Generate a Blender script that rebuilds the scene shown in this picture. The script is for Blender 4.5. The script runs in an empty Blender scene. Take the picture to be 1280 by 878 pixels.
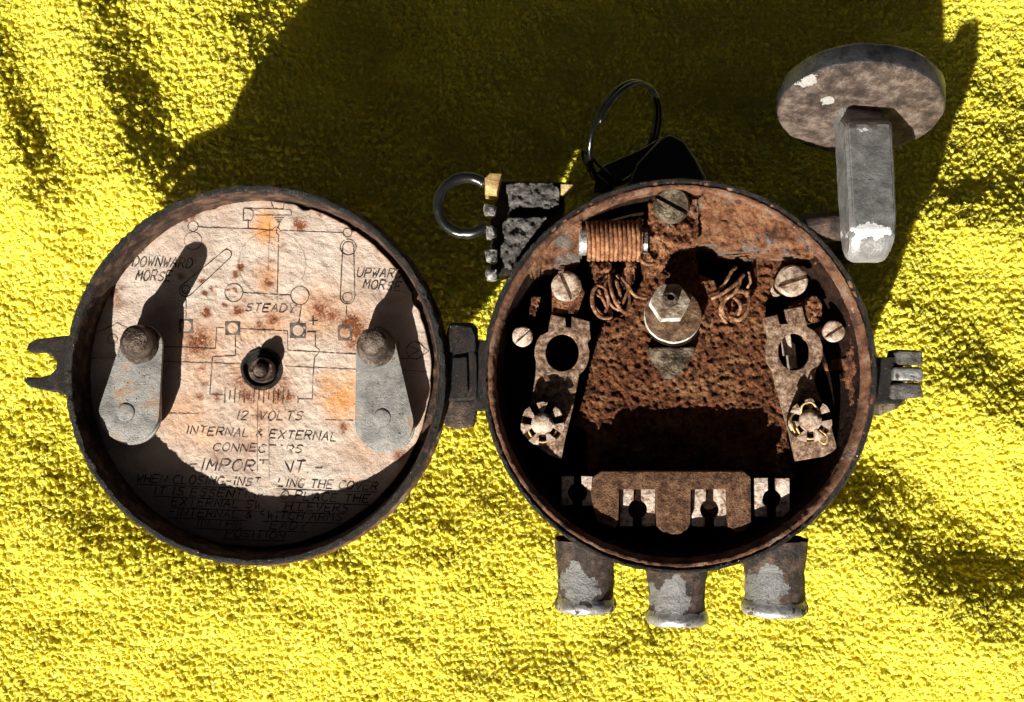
import bpy, bmesh, math, random
import numpy as np
from mathutils import Vector, Matrix, noise
random.seed(7); np.random.seed(7)
PI = math.pi
R = math.radians
# ---------------------------------------------------------------- camera, sky, sun, exposure
S = 0.00018                 # metres per unit used below
D = 1400.0                  # camera height over the rims, in units
NX, NY = 660.0, 480.0       # the spot straight under the camera
scene = bpy.context.scene
cam_d = bpy.data.cameras.new('camera'); cam = bpy.data.objects.new('camera', cam_d)
scene.collection.objects.link(cam); scene.camera = cam
cam.location = ((NX-640)*S, -(NY-439)*S, D*S)
cam_d.sensor_width = 36; cam_d.lens = 36*D/1280
cam_d.shift_x = (640-NX)/1280; cam_d.shift_y = (NY-439)/1280
cam_d.clip_start = 0.005; cam_d.clip_end = 50
SUN = Vector((-0.58, -1.35, 1.0)).normalized()      # towards the sun
EL = math.asin(SUN.z)
w = bpy.data.worlds.new('World'); scene.world = w; w.use_nodes = True
nt = w.node_tree; bg = nt.nodes['Background']
sky = nt.nodes.new('ShaderNodeTexSky'); sky.sky_type = 'NISHITA'; sky.sun_disc = False
sky.air_density = 0.02; sky.dust_density = 2.0; sky.ozone_density = 0.0; sky.altitude = 1500; sky.sun_elevation = EL; sky.sun_rotation = math.atan2(SUN.x, SUN.y)
nt.links.new(sky.outputs[0], bg.inputs[0]); bg.inputs[1].default_value = 0.085
sd = bpy.data.lights.new('sun', 'SUN'); sd.energy = 5.0; sd.angle = R(0.5); sd.color = (1, 0.955, 0.88)
so = bpy.data.objects.new('sun', sd); scene.collection.objects.link(so)
so.rotation_euler = SUN.to_track_quat('Z', 'Y').to_euler(); so.location = SUN*3
scene.view_settings.view_transform = 'Standard'; scene.view_settings.look = 'None'
scene.view_settings.exposure = 0.98; scene.view_settings.gamma = 1
scene.render.engine = 'CYCLES'
scene.cycles.max_bounces = 8; scene.cycles.diffuse_bounces = 4; scene.cycles.glossy_bounces = 3

# ---------------------------------------------------------------- helpers
def W(px, py, z=0.0):
    k = (D-z)/D
    return Vector(((NX-640)+(px-NX)*k, -((NY-439)+(py-NY)*k), z))
def new_bm(): return bmesh.new()
def org(o): return Vector(o.get('_o', (0, 0, 0)))
ORG = {}
def obj(name, bm, material, parent=None, smooth=35, subdiv=0):
    me = bpy.data.meshes.new(name)
    vs = [v.co for v in bm.verts]
    lo = Vector((min(v[i] for v in vs) for i in range(3))); hi = Vector((max(v[i] for v in vs) for i in range(3)))
    c = Vector(((lo.x+hi.x)/2, (lo.y+hi.y)/2, lo.z))
    for v in bm.verts: v.co = (v.co-c)*S
    bmesh.ops.recalc_face_normals(bm, faces=bm.faces)
    bm.to_mesh(me); bm.free()
    o = bpy.data.objects.new(name, me); scene.collection.objects.link(o)
    for m in (material if isinstance(material, (list, tuple)) else [material]): me.materials.append(m)
    po = ORG[parent.name] if parent else Vector((0, 0, 0))
    ORG[o.name] = c
    o.location = (c-po)*S
    if parent: o.parent = parent
    me.polygons.foreach_set('use_smooth', [True]*len(me.polygons))
    if smooth < 180: me.set_sharp_from_angle(angle=R(smooth))
    return o
def thing(name, label, cat, base, group=None):
    o = bpy.data.objects.new(name, None); scene.collection.objects.link(o)
    o.empty_display_size = 0.01
    ORG[o.name] = Vector(base); o.location = Vector(base)*S
    o['label'] = label; o['category'] = cat
    if group: o['group'] = group
    return o
def fbm(v, o=3): return noise.fractal(v, 1.0, 2.0, o)
def jitter(bm, amp, scale, seed=0, octs=3, verts=None):
    off = Vector((seed*13.7, seed*7.1, seed*3.3))
    for v in (verts or bm.verts):
        p = v.co*scale+off
        v.co += Vector((fbm(p, octs), fbm(p+Vector((51, 0, 0)), octs), fbm(p+Vector((0, 73, 0)), octs)))*amp
def lathe(bm, prof, M, seg=64, closed=False, a0=0, a1=2*PI):
    full = abs(a1-a0) > 2*PI-1e-4
    n = seg if full else seg+1
    rings = []
    for r, z in prof:
        if r < 1e-6 and full:
            rings.append([bm.verts.new(M @ Vector((0, 0, z)))]*n); continue
        rings.append([bm.verts.new(M @ Vector((r*math.cos(a0+(a1-a0)*i/seg), r*math.sin(a0+(a1-a0)*i/seg), z))) for i in range(n)])
    pairs = list(zip(rings, rings[1:]))
    if closed: pairs.append((rings[-1], rings[0]))
    for a, b in pairs:
        for i in range(seg):
            j = (i+1) % n
            f = []
            for v in (a[i], a[j], b[j], b[i]):
                if v not in f: f.append(v)
            if len(f) > 2:
                try: bm.faces.new(f)
                except ValueError: pass
def T(v, axis=None, roll=0):
    M = Matrix.Translation(v)
    if axis is not None: M = M @ Vector(axis).to_track_quat('Z', 'Y').to_matrix().to_4x4()
    if roll: M = M @ Matrix.Rotation(roll, 4, 'Z')
    return M
def box(bm, M, sx, sy, sz, bev=0.0, seg=2):
    r = bmesh.ops.create_cube(bm, size=1.0, matrix=M @ Matrix.Diagonal((sx, sy, sz, 1)))
    if bev:
        es = set(e for v in r['verts'] for e in v.link_edges)
        bmesh.ops.bevel(bm, geom=list(es), offset=bev, segments=seg, affect='EDGES', profile=0.6)
def prism(bm, loops, ztop, zbot, bev=0.0, px=True, seg=2):
    """flat plate cut to an outline (first loop) with optional holes (other loops), given in picture units at its height"""
    t = new_bm(); edges = []
    for lp in loops:
        vs = [t.verts.new(W(a, b, ztop) if px else Vector((a, b, ztop))) for a, b in lp]
        edges += [t.edges.new((vs[i], vs[(i+1) % len(vs)])) for i in range(len(vs))]
    bmesh.ops.triangle_fill(t, use_beauty=True, use_dissolve=False, edges=edges, normal=Vector((0, 0, 1)))
    fs = list(t.faces)
    ext = bmesh.ops.extrude_face_region(t, geom=fs, use_keep_orig=True)
    for g in ext['geom']:
        if isinstance(g, bmesh.types.BMVert): g.co.z = zbot
    bmesh.ops.recalc_face_normals(t, faces=t.faces)
    if bev:
        es = [e for e in t.edges if len(e.link_faces) == 2 and e.calc_face_angle(0) > R(50)
              and all(abs(v.co.z-ztop) < 1e-3 for v in e.verts)]
        bmesh.ops.bevel(t, geom=es, offset=bev, segments=seg, affect='EDGES', profile=0.5, clamp_overlap=True)
    me = bpy.data.meshes.new('tmp'); t.to_mesh(me); t.free(); bm.from_mesh(me); bpy.data.meshes.remove(me)
def circ(cx, cy, r, n=32, a0=0, a1=360, ry=None):
    full = abs(a1-a0) >= 359.9
    m = n if full else n+1
    return [(cx+r*math.cos(R(a0+(a1-a0)*i/n)), cy+(ry or r)*math.sin(R(a0+(a1-a0)*i/n))) for i in range(m)]
def inside(poly, x, y):
    c = False; n = len(poly)
    for i in range(n):
        x1, y1 = poly[i]; x2, y2 = poly[i-1]
        if (y1 > y) != (y2 > y) and x < (x2-x1)*(y-y1)/(y2-y1)+x1: c = not c
    return c
def slab(bm, poly, z, step, amp, scale, skirt, seed=0, zf=None):
    """rough cast surface with real relief, filling an outline, with side walls going down"""
    xs = [p[0] for p in poly]; ys = [p[1] for p in poly]
    nx = int((max(xs)-min(xs))/step)+1; ny = int((max(ys)-min(ys))/step)+1
    vd = {}
    def vert(i, j):
        if (i, j) not in vd:
            x = min(xs)+i*step; y = min(ys)+j*step
            jx = noise.noise(Vector((x*0.3, y*0.3, seed)))*step*0.5; jy = noise.noise(Vector((x*0.3, y*0.3, seed+9)))*step*0.5
            zz = z+(zf(x, y) if zf else 0)
            p = W(x+jx, y+jy, zz)
            q = Vector((x*scale, y*scale, seed*3.1))
            p.z = zz+amp*(fbm(q, 4)+0.5*abs(noise.noise(q*3.7)))
            vd[(i, j)] = bm.verts.new(p)
        return vd[(i, j)]
    for i in range(nx):
        for j in range(ny):
            x = min(xs)+(i+.5)*step; y = min(ys)+(j+.5)*step
            if inside(poly, x, y): bm.faces.new([vert(i, j), vert(i, j+1), vert(i+1, j+1), vert(i+1, j)])
    be = [e for e in bm.edges if e.is_boundary]
    ext = bmesh.ops.extrude_edge_only(bm, edges=be)
    for g in ext['geom']:
        if isinstance(g, bmesh.types.BMVert): g.co.z = skirt
def tube(bm, pts, r, n=8, closed=False, px=False):
    pts = [Vector(W(*p) if px else p) for p in pts]
    m = len(pts); rings = []; prev = None
    for i, p in enumerate(pts):
        a = pts[i-1] if (i or closed) else p; b = pts[(i+1) % m] if (i < m-1 or closed) else p
        t = (b-a).normalized()
        if prev is None: u = t.orthogonal().normalized()
        else: u = (prev-t*prev.dot(t)).normalized()
        prev = u; v = t.cross(u)
        rr = r[i] if isinstance(r, list) else r
        rings.append([bm.verts.new(p+(u*math.cos(2*PI*k/n)+v*math.sin(2*PI*k/n))*rr) for k in range(n)])
    for i in range(m if closed else m-1):
        A = rings[i]; B = rings[(i+1) % m]
        if closed and i == m-1:
            sh = min(range(n), key=lambda s: (A[0].co-B[s].co).length)
            B = B[sh:]+B[:sh]
        for k in range(n): bm.faces.new([A[k], A[(k+1) % n], B[(k+1) % n], B[k]])
    if not closed:
        bm.faces.new(rings[0]); bm.faces.new(rings[-1])
def spline(ctrl, n=8):
    out = []; c = [ctrl[0]]+list(ctrl)+[ctrl[-1]]
    for i in range(1, len(c)-2):
        p0, p1, p2, p3 = (np.array(c[i+k], float) for k in (-1, 0, 1, 2))
        for s in range(n):
            t = s/n
            out.append(tuple(0.5*((2*p1)+(-p0+p2)*t+(2*p0-5*p1+4*p2-p3)*t*t+(-p0+3*p1-3*p2+p3)*t**3)))
    out.append(tuple(ctrl[-1])); return out
def hull(c1, r1, c2, r2, n=24):
    (x1, y1), (x2, y2) = c1, c2
    d = math.hypot(x2-x1, y2-y1); th = math.atan2(y2-y1, x2-x1); be = math.acos((r1-r2)/d)
    a = [(x1+r1*math.cos(th+be+(2*PI-2*be)*i/n), y1+r1*math.sin(th+be+(2*PI-2*be)*i/n)) for i in range(n+1)]
    b = [(x2+r2*math.cos(th-be+2*be*i/n), y2+r2*math.sin(th-be+2*be*i/n)) for i in range(n+1)]
    return a+b

def chips(o, blobs):
    """worn spots where the paint is gone: stored as a value on the mesh points"""
    me = o.data; c = ORG[o.name]; at = me.attributes.new('chip', 'FLOAT', 'POINT')
    B = [(W(a, b, z), rx, ry) for a, b, z, rx, ry in blobs]; vals = []
    for v in me.vertices:
        p = v.co/S+c; m = 0
        for q, rx, ry in B: m = max(m, 1-.5*(((p.x-q.x)/rx)**2+((p.y-q.y)/ry)**2))
        vals.append(max(0, m))
    at.data.foreach_set('value', vals)
# ---------------------------------------------------------------- materials
def mat(name, cols, scale=0.05, rough=0.7, metal=0.0, bumps=((0.3, 1.5),), patches=(), fine=0.35, spec=0.5, detail=6, seed=0, attr=None, warp=0.0, fscale=0.5, chip=None, contrast=1.7):
    m = bpy.data.materials.new(name); m.use_nodes = True
    N = m.node_tree.nodes; L = m.node_tree.links; b = N['Principled BSDF']
    g = N.new('ShaderNodeNewGeometry'); sc = N.new('ShaderNodeVectorMath'); sc.operation = 'SCALE'; sc.inputs[3].default_value = 1/S
    L.new(g.outputs['Position'], sc.inputs[0])
    ad = N.new('ShaderNodeVectorMath'); ad.inputs[1].default_value = (seed*37.3, seed*11.1, seed*5.7); L.new(sc.outputs[0], ad.inputs[0])
    P = ad.outputs[0]
    def nz(s, d=6, r=0.6, dist=0.0):
        t = N.new('ShaderNodeTexNoise'); t.inputs['Scale'].default_value = s; t.inputs['Detail'].default_value = d
        t.inputs['Roughness'].default_value = r; t.inputs['Distortion'].default_value = dist; L.new(P, t.inputs['Vector']); return t.outputs['Fac']
    def mixc(f, a, c2, mode='MIX'):
        x = N.new('ShaderNodeMix'); x.data_type = 'RGBA'; x.blend_type = mode
        if isinstance(f, float): x.inputs[0].default_value = f
        else: L.new(f, x.inputs[0])
        for k, q in ((6, a), (7, c2)):
            if isinstance(q, tuple): x.inputs[k].default_value = (*q, 1)
            else: L.new(q, x.inputs[k])
        return x.outputs[2]
    def mixf(f, a, c2):
        x = N.new('ShaderNodeMix'); L.new(f, x.inputs[0])
        for k, q in ((2, a), (3, c2)):
            if isinstance(q, (int, float)): x.inputs[k].default_value = q
            else: L.new(q, x.inputs[k])
        return x.outputs[0]
    def step(v, lo, hi):
        x = N.new('ShaderNodeMapRange'); x.interpolation_type = 'SMOOTHSTEP'; x.inputs[1].default_value = lo; x.inputs[2].default_value = hi
        L.new(v, x.inputs[0]); return x.outputs[0]
    cr = N.new('ShaderNodeValToRGB'); e = cr.color_ramp.elements
    while len(e) > 1: e.remove(e[-1])
    for i, (p, c) in enumerate(cols):
        q = e[0] if i == 0 else e.new(p)
        q.position = p; q.color = (*c, 1)
    st = N.new('ShaderNodeMapRange'); st.inputs[1].default_value = .5-.5/contrast; st.inputs[2].default_value = .5+.5/contrast; L.new(nz(scale, detail, 0.68, warp), st.inputs[0]); L.new(st.outputs[0], cr.inputs[0]); col = cr.outputs[0]
    if fine:
        f2 = N.new('ShaderNodeMapRange'); f2.inputs[1].default_value = 0.3; f2.inputs[2].default_value = 0.7
        f2.inputs[3].default_value = 1-fine; f2.inputs[4].default_value = 1+fine; L.new(nz(fscale, 4), f2.inputs[0])
        vm = N.new('ShaderNodeVectorMath'); vm.operation = 'SCALE'; L.new(col, vm.inputs[0]); L.new(f2.outputs[0], vm.inputs[3]); col = vm.outputs[0]
    ro = rough; me = metal; hs = []
    for (s, lo, hi, c, r2, m2, *rest) in patches:
        f = step(nz(s, 7, 0.6, 0.3), lo, hi)
        if rest: hs.append((f, rest[0]))
        col = mixc(f, col, c); ro = mixf(f, ro, r2); me = mixf(f, me, m2)
    if attr:
        for (an, c, r2, am) in attr:
            at = N.new('ShaderNodeAttribute'); at.attribute_name = an
            ml = N.new('ShaderNodeMath'); ml.operation = 'MULTIPLY'; L.new(at.outputs['Fac'], ml.inputs[0])
            L.new(step(nz(0.35, 5, 0.7), 0.25, 0.62), ml.inputs[1])
            mm = N.new('ShaderNodeMath'); mm.operation = 'MULTIPLY'; mm.use_clamp = True; L.new(ml.outputs[0], mm.inputs[0]); mm.inputs[1].default_value = am
            col = mixc(mm.outputs[0], col, c)
    if chip:
        at = N.new('ShaderNodeAttribute'); at.attribute_name = 'chip'
        a1 = N.new('ShaderNodeMath'); a1.operation = 'MULTIPLY_ADD'; a1.inputs[1].default_value = 2.2; L.new(nz(.07, 6, .65), a1.inputs[0]); L.new(at.outputs['Fac'], a1.inputs[2])
        f = step(a1.outputs[0], 1.58, 1.64); col = mixc(f, col, chip[0]); ro = mixf(f, ro, chip[1]); me = mixf(f, me, chip[2]); hs.append((f, -1.5))
    L.new(col, b.inputs['Base Color'])
    for v, k in ((ro, 'Roughness'), (me, 'Metallic')):
        if isinstance(v, (int, float)): b.inputs[k].default_value = v
        else: L.new(v, b.inputs[k])
    b.inputs['Specular IOR Level'].default_value = spec
    nrm = None
    for (h, dpx) in [(nz(s, 5, 0.65), d) for s, d in bumps]+hs:
        bp = N.new('ShaderNodeBump'); bp.inputs['Strength'].default_value = 1.0; bp.inputs['Distance'].default_value = dpx*S
        L.new(h, bp.inputs['Height'])
        if nrm: L.new(nrm, bp.inputs['Normal'])
        nrm = bp.outputs[0]
    if nrm: L.new(nrm, b.inputs['Normal'])
    return m
RUST = [(0.28, (.045, .018, .010)), (0.42, (.15, .058, .026)), (0.55, (.27, .11, .045)), (0.72, (.40, .20, .10))]
M_rust = mat('rust', RUST, 0.06, 0.92, 0, ((0.10, 6), (0.35, 3.5), (1.2, 1.0)), fine=.5, spec=.2,
             patches=((0.03, .62, .72, (.30, .25, .20), .7, 0), (0.30, .56, .62, (.022, .009, .005), .95, 0, -4), (0.9, .60, .66, (.03, .013, .007), .95, 0, -1.5)))
M_ledge = mat('rusted_ledge', [(0.28, (.06, .024, .012)), (0.42, (.17, .066, .028)), (0.56, (.28, .12, .052)), (0.75, (.33, .19, .11))], 0.05, 0.88, 0, ((0.10, 5), (0.35, 4), (1.2, 1.5)), fine=.5, spec=.25, patches=((0.022, .50, .60, (.20, .165, .135), .65, .1), (0.5, .58, .64, (.03, .013, .007), .95, 0, -3)))
M_rustblock = mat('rust_crumbly', [(0.3, (.05, .018, .009)), (0.45, (.16, .055, .024)), (0.6, (.24, .09, .036)), (0.75, (.33, .14, .06))],
                  0.12, 0.95, 0, ((0.14, 3), (0.45, 4), (1.3, 2)), fine=.6, spec=.15,
                  patches=((0.028, .50, .64, (.34, .165, .075), .95, 0), (0.04, .56, .66, (.075, .028, .013), .95, 0), (0.22, .60, .67, (.03, .011, .005), .95, 0, -3), (0.6, .57, .62, (.02, .008, .004), .95, 0, -4), (1.0, .60, .66, (.36, .20, .11), .8, 0, 1.5)))
M_rim = mat('rusty_rim', [(0.3, (.06, .025, .013)), (0.44, (.17, .072, .034)), (0.57, (.25, .115, .056)), (0.72, (.27, .185, .13))],
            0.035, 0.8, 0.05, ((0.12, 4), (0.4, 3.5), (1.1, 1.2)), fine=.5, spec=.4, patches=((0.10, .66, .70, (.42, .38, .34), .5, .3), (0.5, .60, .66, (.04, .018, .01), .95, 0, -2.5)))
M_black = mat('black_gritty_paint', [(0.3, (.005, .0035, .0028)), (0.55, (.013, .0085, .006)), (0.72, (.05, .027, .016))],
              0.07, 0.38, 0.0, ((0.15, 5), (0.4, 6), (1.0, 4)), fine=.6, spec=.55,
              patches=((0.25, .66, .71, (.22, .20, .17), .35, .4), (0.7, .63, .66, (.6, .58, .54), .3, .6, 1.5), (0.05, .60, .68, (.11, .05, .03), .8, 0)))  # pale flecks put glints of the grit into the colour; brown ones are wear
M_lidin = mat('rusty_lid_wall', [(0.3, (.015, .008, .005)), (0.5, (.055, .027, .016)), (0.7, (.15, .085, .05))], 0.05, 0.8, 0, ((0.15, 3), (0.6, 2)), fine=.4, spec=.3)
M_grey = mat('grey_cast_metal', [(0.3, (.05, .045, .04)), (0.5, (.12, .11, .098)), (0.7, (.22, .205, .185))],
             0.08, 0.6, 0.35, ((0.15, 6), (0.5, 3.5)), fine=.4, patches=((0.05, .60, .66, (.16, .085, .05), .85, 0),))
M_cast = mat('flaking_cast_metal', [(0.3, (.016, .011, .008)), (0.5, (.06, .036, .024)), (0.7, (.15, .095, .065))],
             0.05, 0.65, 0.1, ((0.12, 6), (0.4, 3.5), (1.1, 1.0)), fine=.5,
             chip=((.26, .255, .24), .38, .45))
M_bare = mat('bare_alloy', [(0.3, (.30, .29, .28)), (0.6, (.50, .49, .47)), (0.75, (.62, .61, .59))], 0.06, 0.42, 0.7, ((0.2, 1.2),), fine=.15,
             patches=((0.06, .54, .58, (.05, .035, .025), .75, 0),))
M_crank = mat('worn_grey_alloy', [(0.3, (.17, .166, .157)), (0.5, (.235, .23, .22)), (0.7, (.31, .305, .29))], 0.05, 0.33, 0.3, ((0.04, 2.0), (0.4, .35)), fine=.2,
              patches=((0.05, .64, .70, (.08, .06, .05), .8, 0),), chip=((.78, .78, .78), .4, .2))
M_crankdark = mat('brown_stained_alloy', [(0.3, (.03, .02, .015)), (0.5, (.085, .057, .042)), (0.72, (.19, .145, .115))], 0.05, 0.62, 0.25, ((0.12, 4), (0.45, 2.5)), fine=.3,
                  chip=((.42, .40, .37), .5, .2))
M_crankside = mat('dull_alloy_edge', [(0.3, (.05, .05, .05)), (0.6, (.13, .13, .13))], 0.05, 0.38, 0.8, ((0.3, 1.0),), fine=.2)
M_zinc = mat('dull_zinc_plate', [(0.3, (.14, .134, .122)), (0.5, (.225, .218, .20)), (0.7, (.30, .29, .268))], 0.035, 0.5, 0.15, ((0.15, .9), (0.6, .6)), fine=.14,
             patches=((0.035, .54, .68, (.27, .17, .10), .75, 0), (0.25, .64, .69, (.08, .05, .035), .8, 0, -1), (0.012, .50, .62, (.20, .195, .185), .6, .1)))
M_knob = mat('rusted_knob', [(0.3, (.022, .013, .009)), (0.5, (.075, .048, .032)), (0.7, (.19, .155, .125))], 0.05, 0.4, 0.5, ((0.1, 3), (0.4, 1.5)), fine=.3)
M_arm = mat('speckled_plate', [(0.32, (.07, .032, .016)), (0.46, (.18, .10, .056)), (0.6, (.28, .18, .115)), (0.75, (.42, .32, .23))], 0.16, 0.75, 0.05, ((0.2, 2.2), (0.7, 1.2)), fine=.35)
M_screw = mat('pitted_screw', [(0.3, (.14, .07, .035)), (0.46, (.38, .27, .19)), (0.65, (.58, .47, .37))], 0.09, 0.6, 0.3, ((0.2, 1.6), (0.7, 1)), fine=.25)
M_bar = mat('brown_bar', [(0.3, (.055, .024, .012)), (0.5, (.145, .07, .035)), (0.72, (.22, .12, .065))], 0.07, 0.85, 0, ((0.14, 3), (0.5, 4)), fine=.5, spec=.25, patches=((0.4, .60, .65, (.02, .01, .006), .95, 0, -2),))
M_washer = mat('rust_stained_washer', [(0.3, (.05, .024, .011)), (0.5, (.15, .08, .04)), (0.72, (.28, .18, .10))], 0.06, 0.6, 0.1, ((0.2, 2),), fine=.3)
M_deep = mat('deep_rust_and_shade', [(0.3, (.008, .004, .003)), (0.7, (.03, .014, .008))], 0.06, 0.95, 0, ((0.2, 4),), fine=.5, spec=.1)  # near-black: shade of the deep parts put into the rust colour
M_clip = mat('pale_clip', [(0.3, (.16, .08, .045)), (0.45, (.40, .30, .22)), (0.65, (.58, .50, .42))], 0.12, 0.5, 0.1, ((0.2, 1.5),), fine=.25)
M_copper = mat('rusted_winding', [(0.3, (.11, .042, .016)), (0.5, (.26, .11, .047)), (0.7, (.40, .2, .1))], 0.12, 0.8, 0.1, ((0.5, 1.2),), fine=.4, spec=.3)
M_spring = mat('rusted_spring', [(0.3, (.08, .03, .013)), (0.5, (.22, .10, .046)), (0.7, (.38, .215, .12))], 0.12, 0.8, 0.1, ((0.4, 1.6),), fine=.4, spec=.3)
M_nut = mat('pale_nut_side', [(0.3, (.36, .31, .25)), (0.5, (.60, .57, .51)), (0.7, (.76, .74, .70))], 0.06, 0.42, 0.1, ((0.2, 1.5),), fine=.2,
            patches=((0.07, .60, .66, (.22, .14, .08), .8, 0),))
M_nuttop = mat('tan_nut_face', [(0.3, (.15, .10, .06)), (0.5, (.33, .25, .17)), (0.72, (.52, .46, .38))], 0.06, 0.5, 0.2, ((0.2, 2),), fine=.3)
M_lug = mat('stained_lug', [(0.3, (.035, .022, .012)), (0.5, (.11, .075, .045)), (0.7, (.24, .19, .13))], 0.06, 0.45, 0.5, ((0.1, 3.5), (0.4, 1.5)), fine=.3)
M_brass = mat('tarnished_brass', [(0.3, (.35, .20, .06)), (0.6, (.72, .50, .20)), (0.75, (.85, .66, .33))], 0.06, 0.45, 0.6, ((0.2, 1.5),), fine=.2)
M_nutseg = mat('chipped_plating', [(0.3, (.02, .018, .015)), (0.5, (.14, .13, .12)), (0.68, (.55, .53, .50))], 0.10, 0.5, 0.3, ((0.2, 2),), fine=.3)
M_plastic = mat('black_plastic', [(0.3, (.006, .006, .006)), (0.7, (.010, .010, .010))], 0.05, 0.28, 0, ((0.5, .15),), fine=.1, spec=.6)
M_tar = mat('rough_black_coating', [(0.3, (.004, .0035, .003)), (0.55, (.008, .007, .006)), (0.75, (.022, .018, .015))], 0.09, 0.5, 0, ((0.2, 5), (0.6, 4)), fine=.5, spec=.4)
M_steel = mat('dark_steel_ring', [(0.3, (.03, .03, .028)), (0.7, (.07, .07, .065))], 0.05, 0.16, 0.9, ((0.5, .15),), fine=.1)
M_ink = mat('ink', [(0.3, (.015, .011, .009)), (0.5, (.035, .027, .022)), (0.72, (.24, .17, .13))], 0.06, 0.9, 0, (), fine=0, spec=.1)
M_inkgrey = mat('grey_ink', [(0.3, (.05, .042, .036)), (0.7, (.16, .13, .11))], 0.1, 0.9, 0, (), fine=0, spec=.1)
M_card = mat('stained_card', [(0.3, (.39, .285, .22)), (0.45, (.48, .38, .305)), (0.6, (.545, .455, .375)), (0.75, (.59, .52, .445))], 0.018, 0.85, 0,
             ((0.05, 3.0), (0.16, 1.8), (0.7, .9)), fine=.14, spec=.25, warp=.4, contrast=1.1, patches=((0.3, .70, .74, (.20, .12, .08), .9, 0), (0.02, .60, .75, (.50, .30, .19), .85, 0)),
             attr=(('ochre', (.60, .26, .075), .8, 1.7), ('rust', (.17, .05, .015), .9, 2.6)))
M_table = mat('grey_table', [(0.3, (.12, .115, .11)), (0.7, (.2, .19, .18))], 0.01, 0.8, 0, ((0.1, 1),), fine=.2)

# towel
M_towel = bpy.data.materials.new('yellow_terry'); M_towel.use_nodes = True
N = M_towel.node_tree.nodes; L = M_towel.node_tree.links; N.clear()
out = N.new('ShaderNodeOutputMaterial'); df = N.new('ShaderNodeSubsurfaceScattering'); df.inputs['Scale'].default_value = 4.0*S; df.inputs['Radius'].default_value = (1.0, .8, .3); tr = N.new('ShaderNodeBsdfTranslucent'); gl = N.new('ShaderNodeBsdfGlossy')
g = N.new('ShaderNodeNewGeometry'); sc_ = N.new('ShaderNodeVectorMath'); sc_.operation = 'SCALE'; sc_.inputs[3].default_value = 1/S; L.new(g.outputs['Position'], sc_.inputs[0])
tn = N.new('ShaderNodeTexNoise'); tn.inputs['Scale'].default_value = 0.12; tn.inputs['Detail'].default_value = 4; L.new(sc_.outputs[0], tn.inputs['Vector'])
rp = N.new('ShaderNodeValToRGB'); rp.color_ramp.elements[0].position = .35; rp.color_ramp.elements[0].color = (.96, .80, .05, 1)
rp.color_ramp.elements[1].position = .65; rp.color_ramp.elements[1].color = (.98, .89, .12, 1)
L.new(tn.outputs['Fac'], rp.inputs[0])
for q in (df, tr): L.new(rp.outputs[0], q.inputs[0])
gl.inputs['Roughness'].default_value = .6; gl.inputs[0].default_value = (.9, .9, .8, 1)
m1 = N.new('ShaderNodeMixShader'); m1.inputs[0].default_value = .25; L.new(df.outputs[0], m1.inputs[1]); L.new(tr.outputs[0], m1.inputs[2])
m2 = N.new('ShaderNodeMixShader'); m2.inputs[0].default_value = .02; L.new(m1.outputs[0], m2.inputs[1]); L.new(gl.outputs[0], m2.inputs[2])
L.new(m2.outputs[0], out.inputs[0])

# ---------------------------------------------------------------- the setting: table and towel
def vnoise(x, y, seed):
    """smooth value noise on arrays"""
    rs = np.random.RandomState(seed); G = rs.rand(64, 64)
    xi = np.floor(x).astype(int); yi = np.floor(y).astype(int); fx = x-xi; fy = y-yi
    fx = fx*fx*(3-2*fx); fy = fy*fy*(3-2*fy)
    g = lambda a, b: G[a % 64, b % 64]
    return (g(xi, yi)*(1-fx)+g(xi+1, yi)*fx)*(1-fy)+(g(xi, yi+1)*(1-fx)+g(xi+1, yi+1)*fx)*fy-0.5
def sst(a, b, t):
    t = np.clip((t-a)/(b-a), 0, 1); return t*t*(3-2*t)
BASE = -270.0
def towel_h(X, Y):
    x = X+640; y = 439-Y; k = D/(D-BASE)
    u = NX+(x-NX)*k; v = NY+(y-NY)*k
    h = np.full(u.shape, BASE)
    h = h-150*sst(430, -20, v)*sst(250, 480, u)                       # falls away behind the box
    h = h+45*np.exp(-((u-120)/190)**2-((v-240)/170)**2)              # swell left of the lid
    def ridge(u0, v0, u1, v1, wl, wr, A, taper=90):
        d = np.hypot(u1-u0, v1-v0); tx, ty = (u1-u0)/d, (v1-v0)/d
        t = (u-u0)*tx+(v-v0)*ty; n = (u-u0)*(-ty)+(v-v0)*tx           # n>0 : left/below of the line
        wd = np.where(n > 0, wl, wr)
        return A*np.exp(-(n/wd)**2)*sst(-taper, taper, t)*sst(d+taper, d-taper, t)
    h += ridge(78, -80, 195, 270, 80, 42, 42, 50)
    h += ridge(-35, 0, 85, 310, 75, 34, 36, 50)
    for a in ((30, 650, 260, 760, 90, 70, 34), (330, 760, 620, 700, 110, 80, 30), (960, 640, 1300, 830, 120, 85, 44), (1130, 470, 1330, 590, 70, 60, 26),
              (1180, 250, 1330, 300, 60, 40, 20), (700, 850, 980, 800, 60, 50, 14), (250, 130, 330, -20, 60, 60, 20), (380, 160, 700, 20, 90, 80, 34), (760, 180, 1020, 30, 90, 80, 26)):
        h += ridge(*a)
    cal = 1-.75*np.exp(-((u-90)/170)**2-((v-120)/190)**2)
    h += cal*(34*vnoise(u/170+3, v/130+8, 1)+14*vnoise(u/64, v/58, 2))+5*vnoise(u/27, v/22, 3)
    h += 1.1*np.sin(v*2*np.pi/10.5+3*vnoise(u/60+9, v/40, 4))
    # pressed flat and slightly dished under the box, held below the lid
    rb = np.hypot(X-210, Y+31)
    f = sst(330, 235, rb); h = h*(1-f)+np.minimum(h, BASE-1)*f
    # never climbs through the lid
    rl = np.hypot(X+321, Y+30); f = sst(330, 230, rl); h = h*(1-f)+np.minimum(h, -150)*f
    return h
x0, x1, y0, y1 = -1150, 1150, -850, 900
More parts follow.
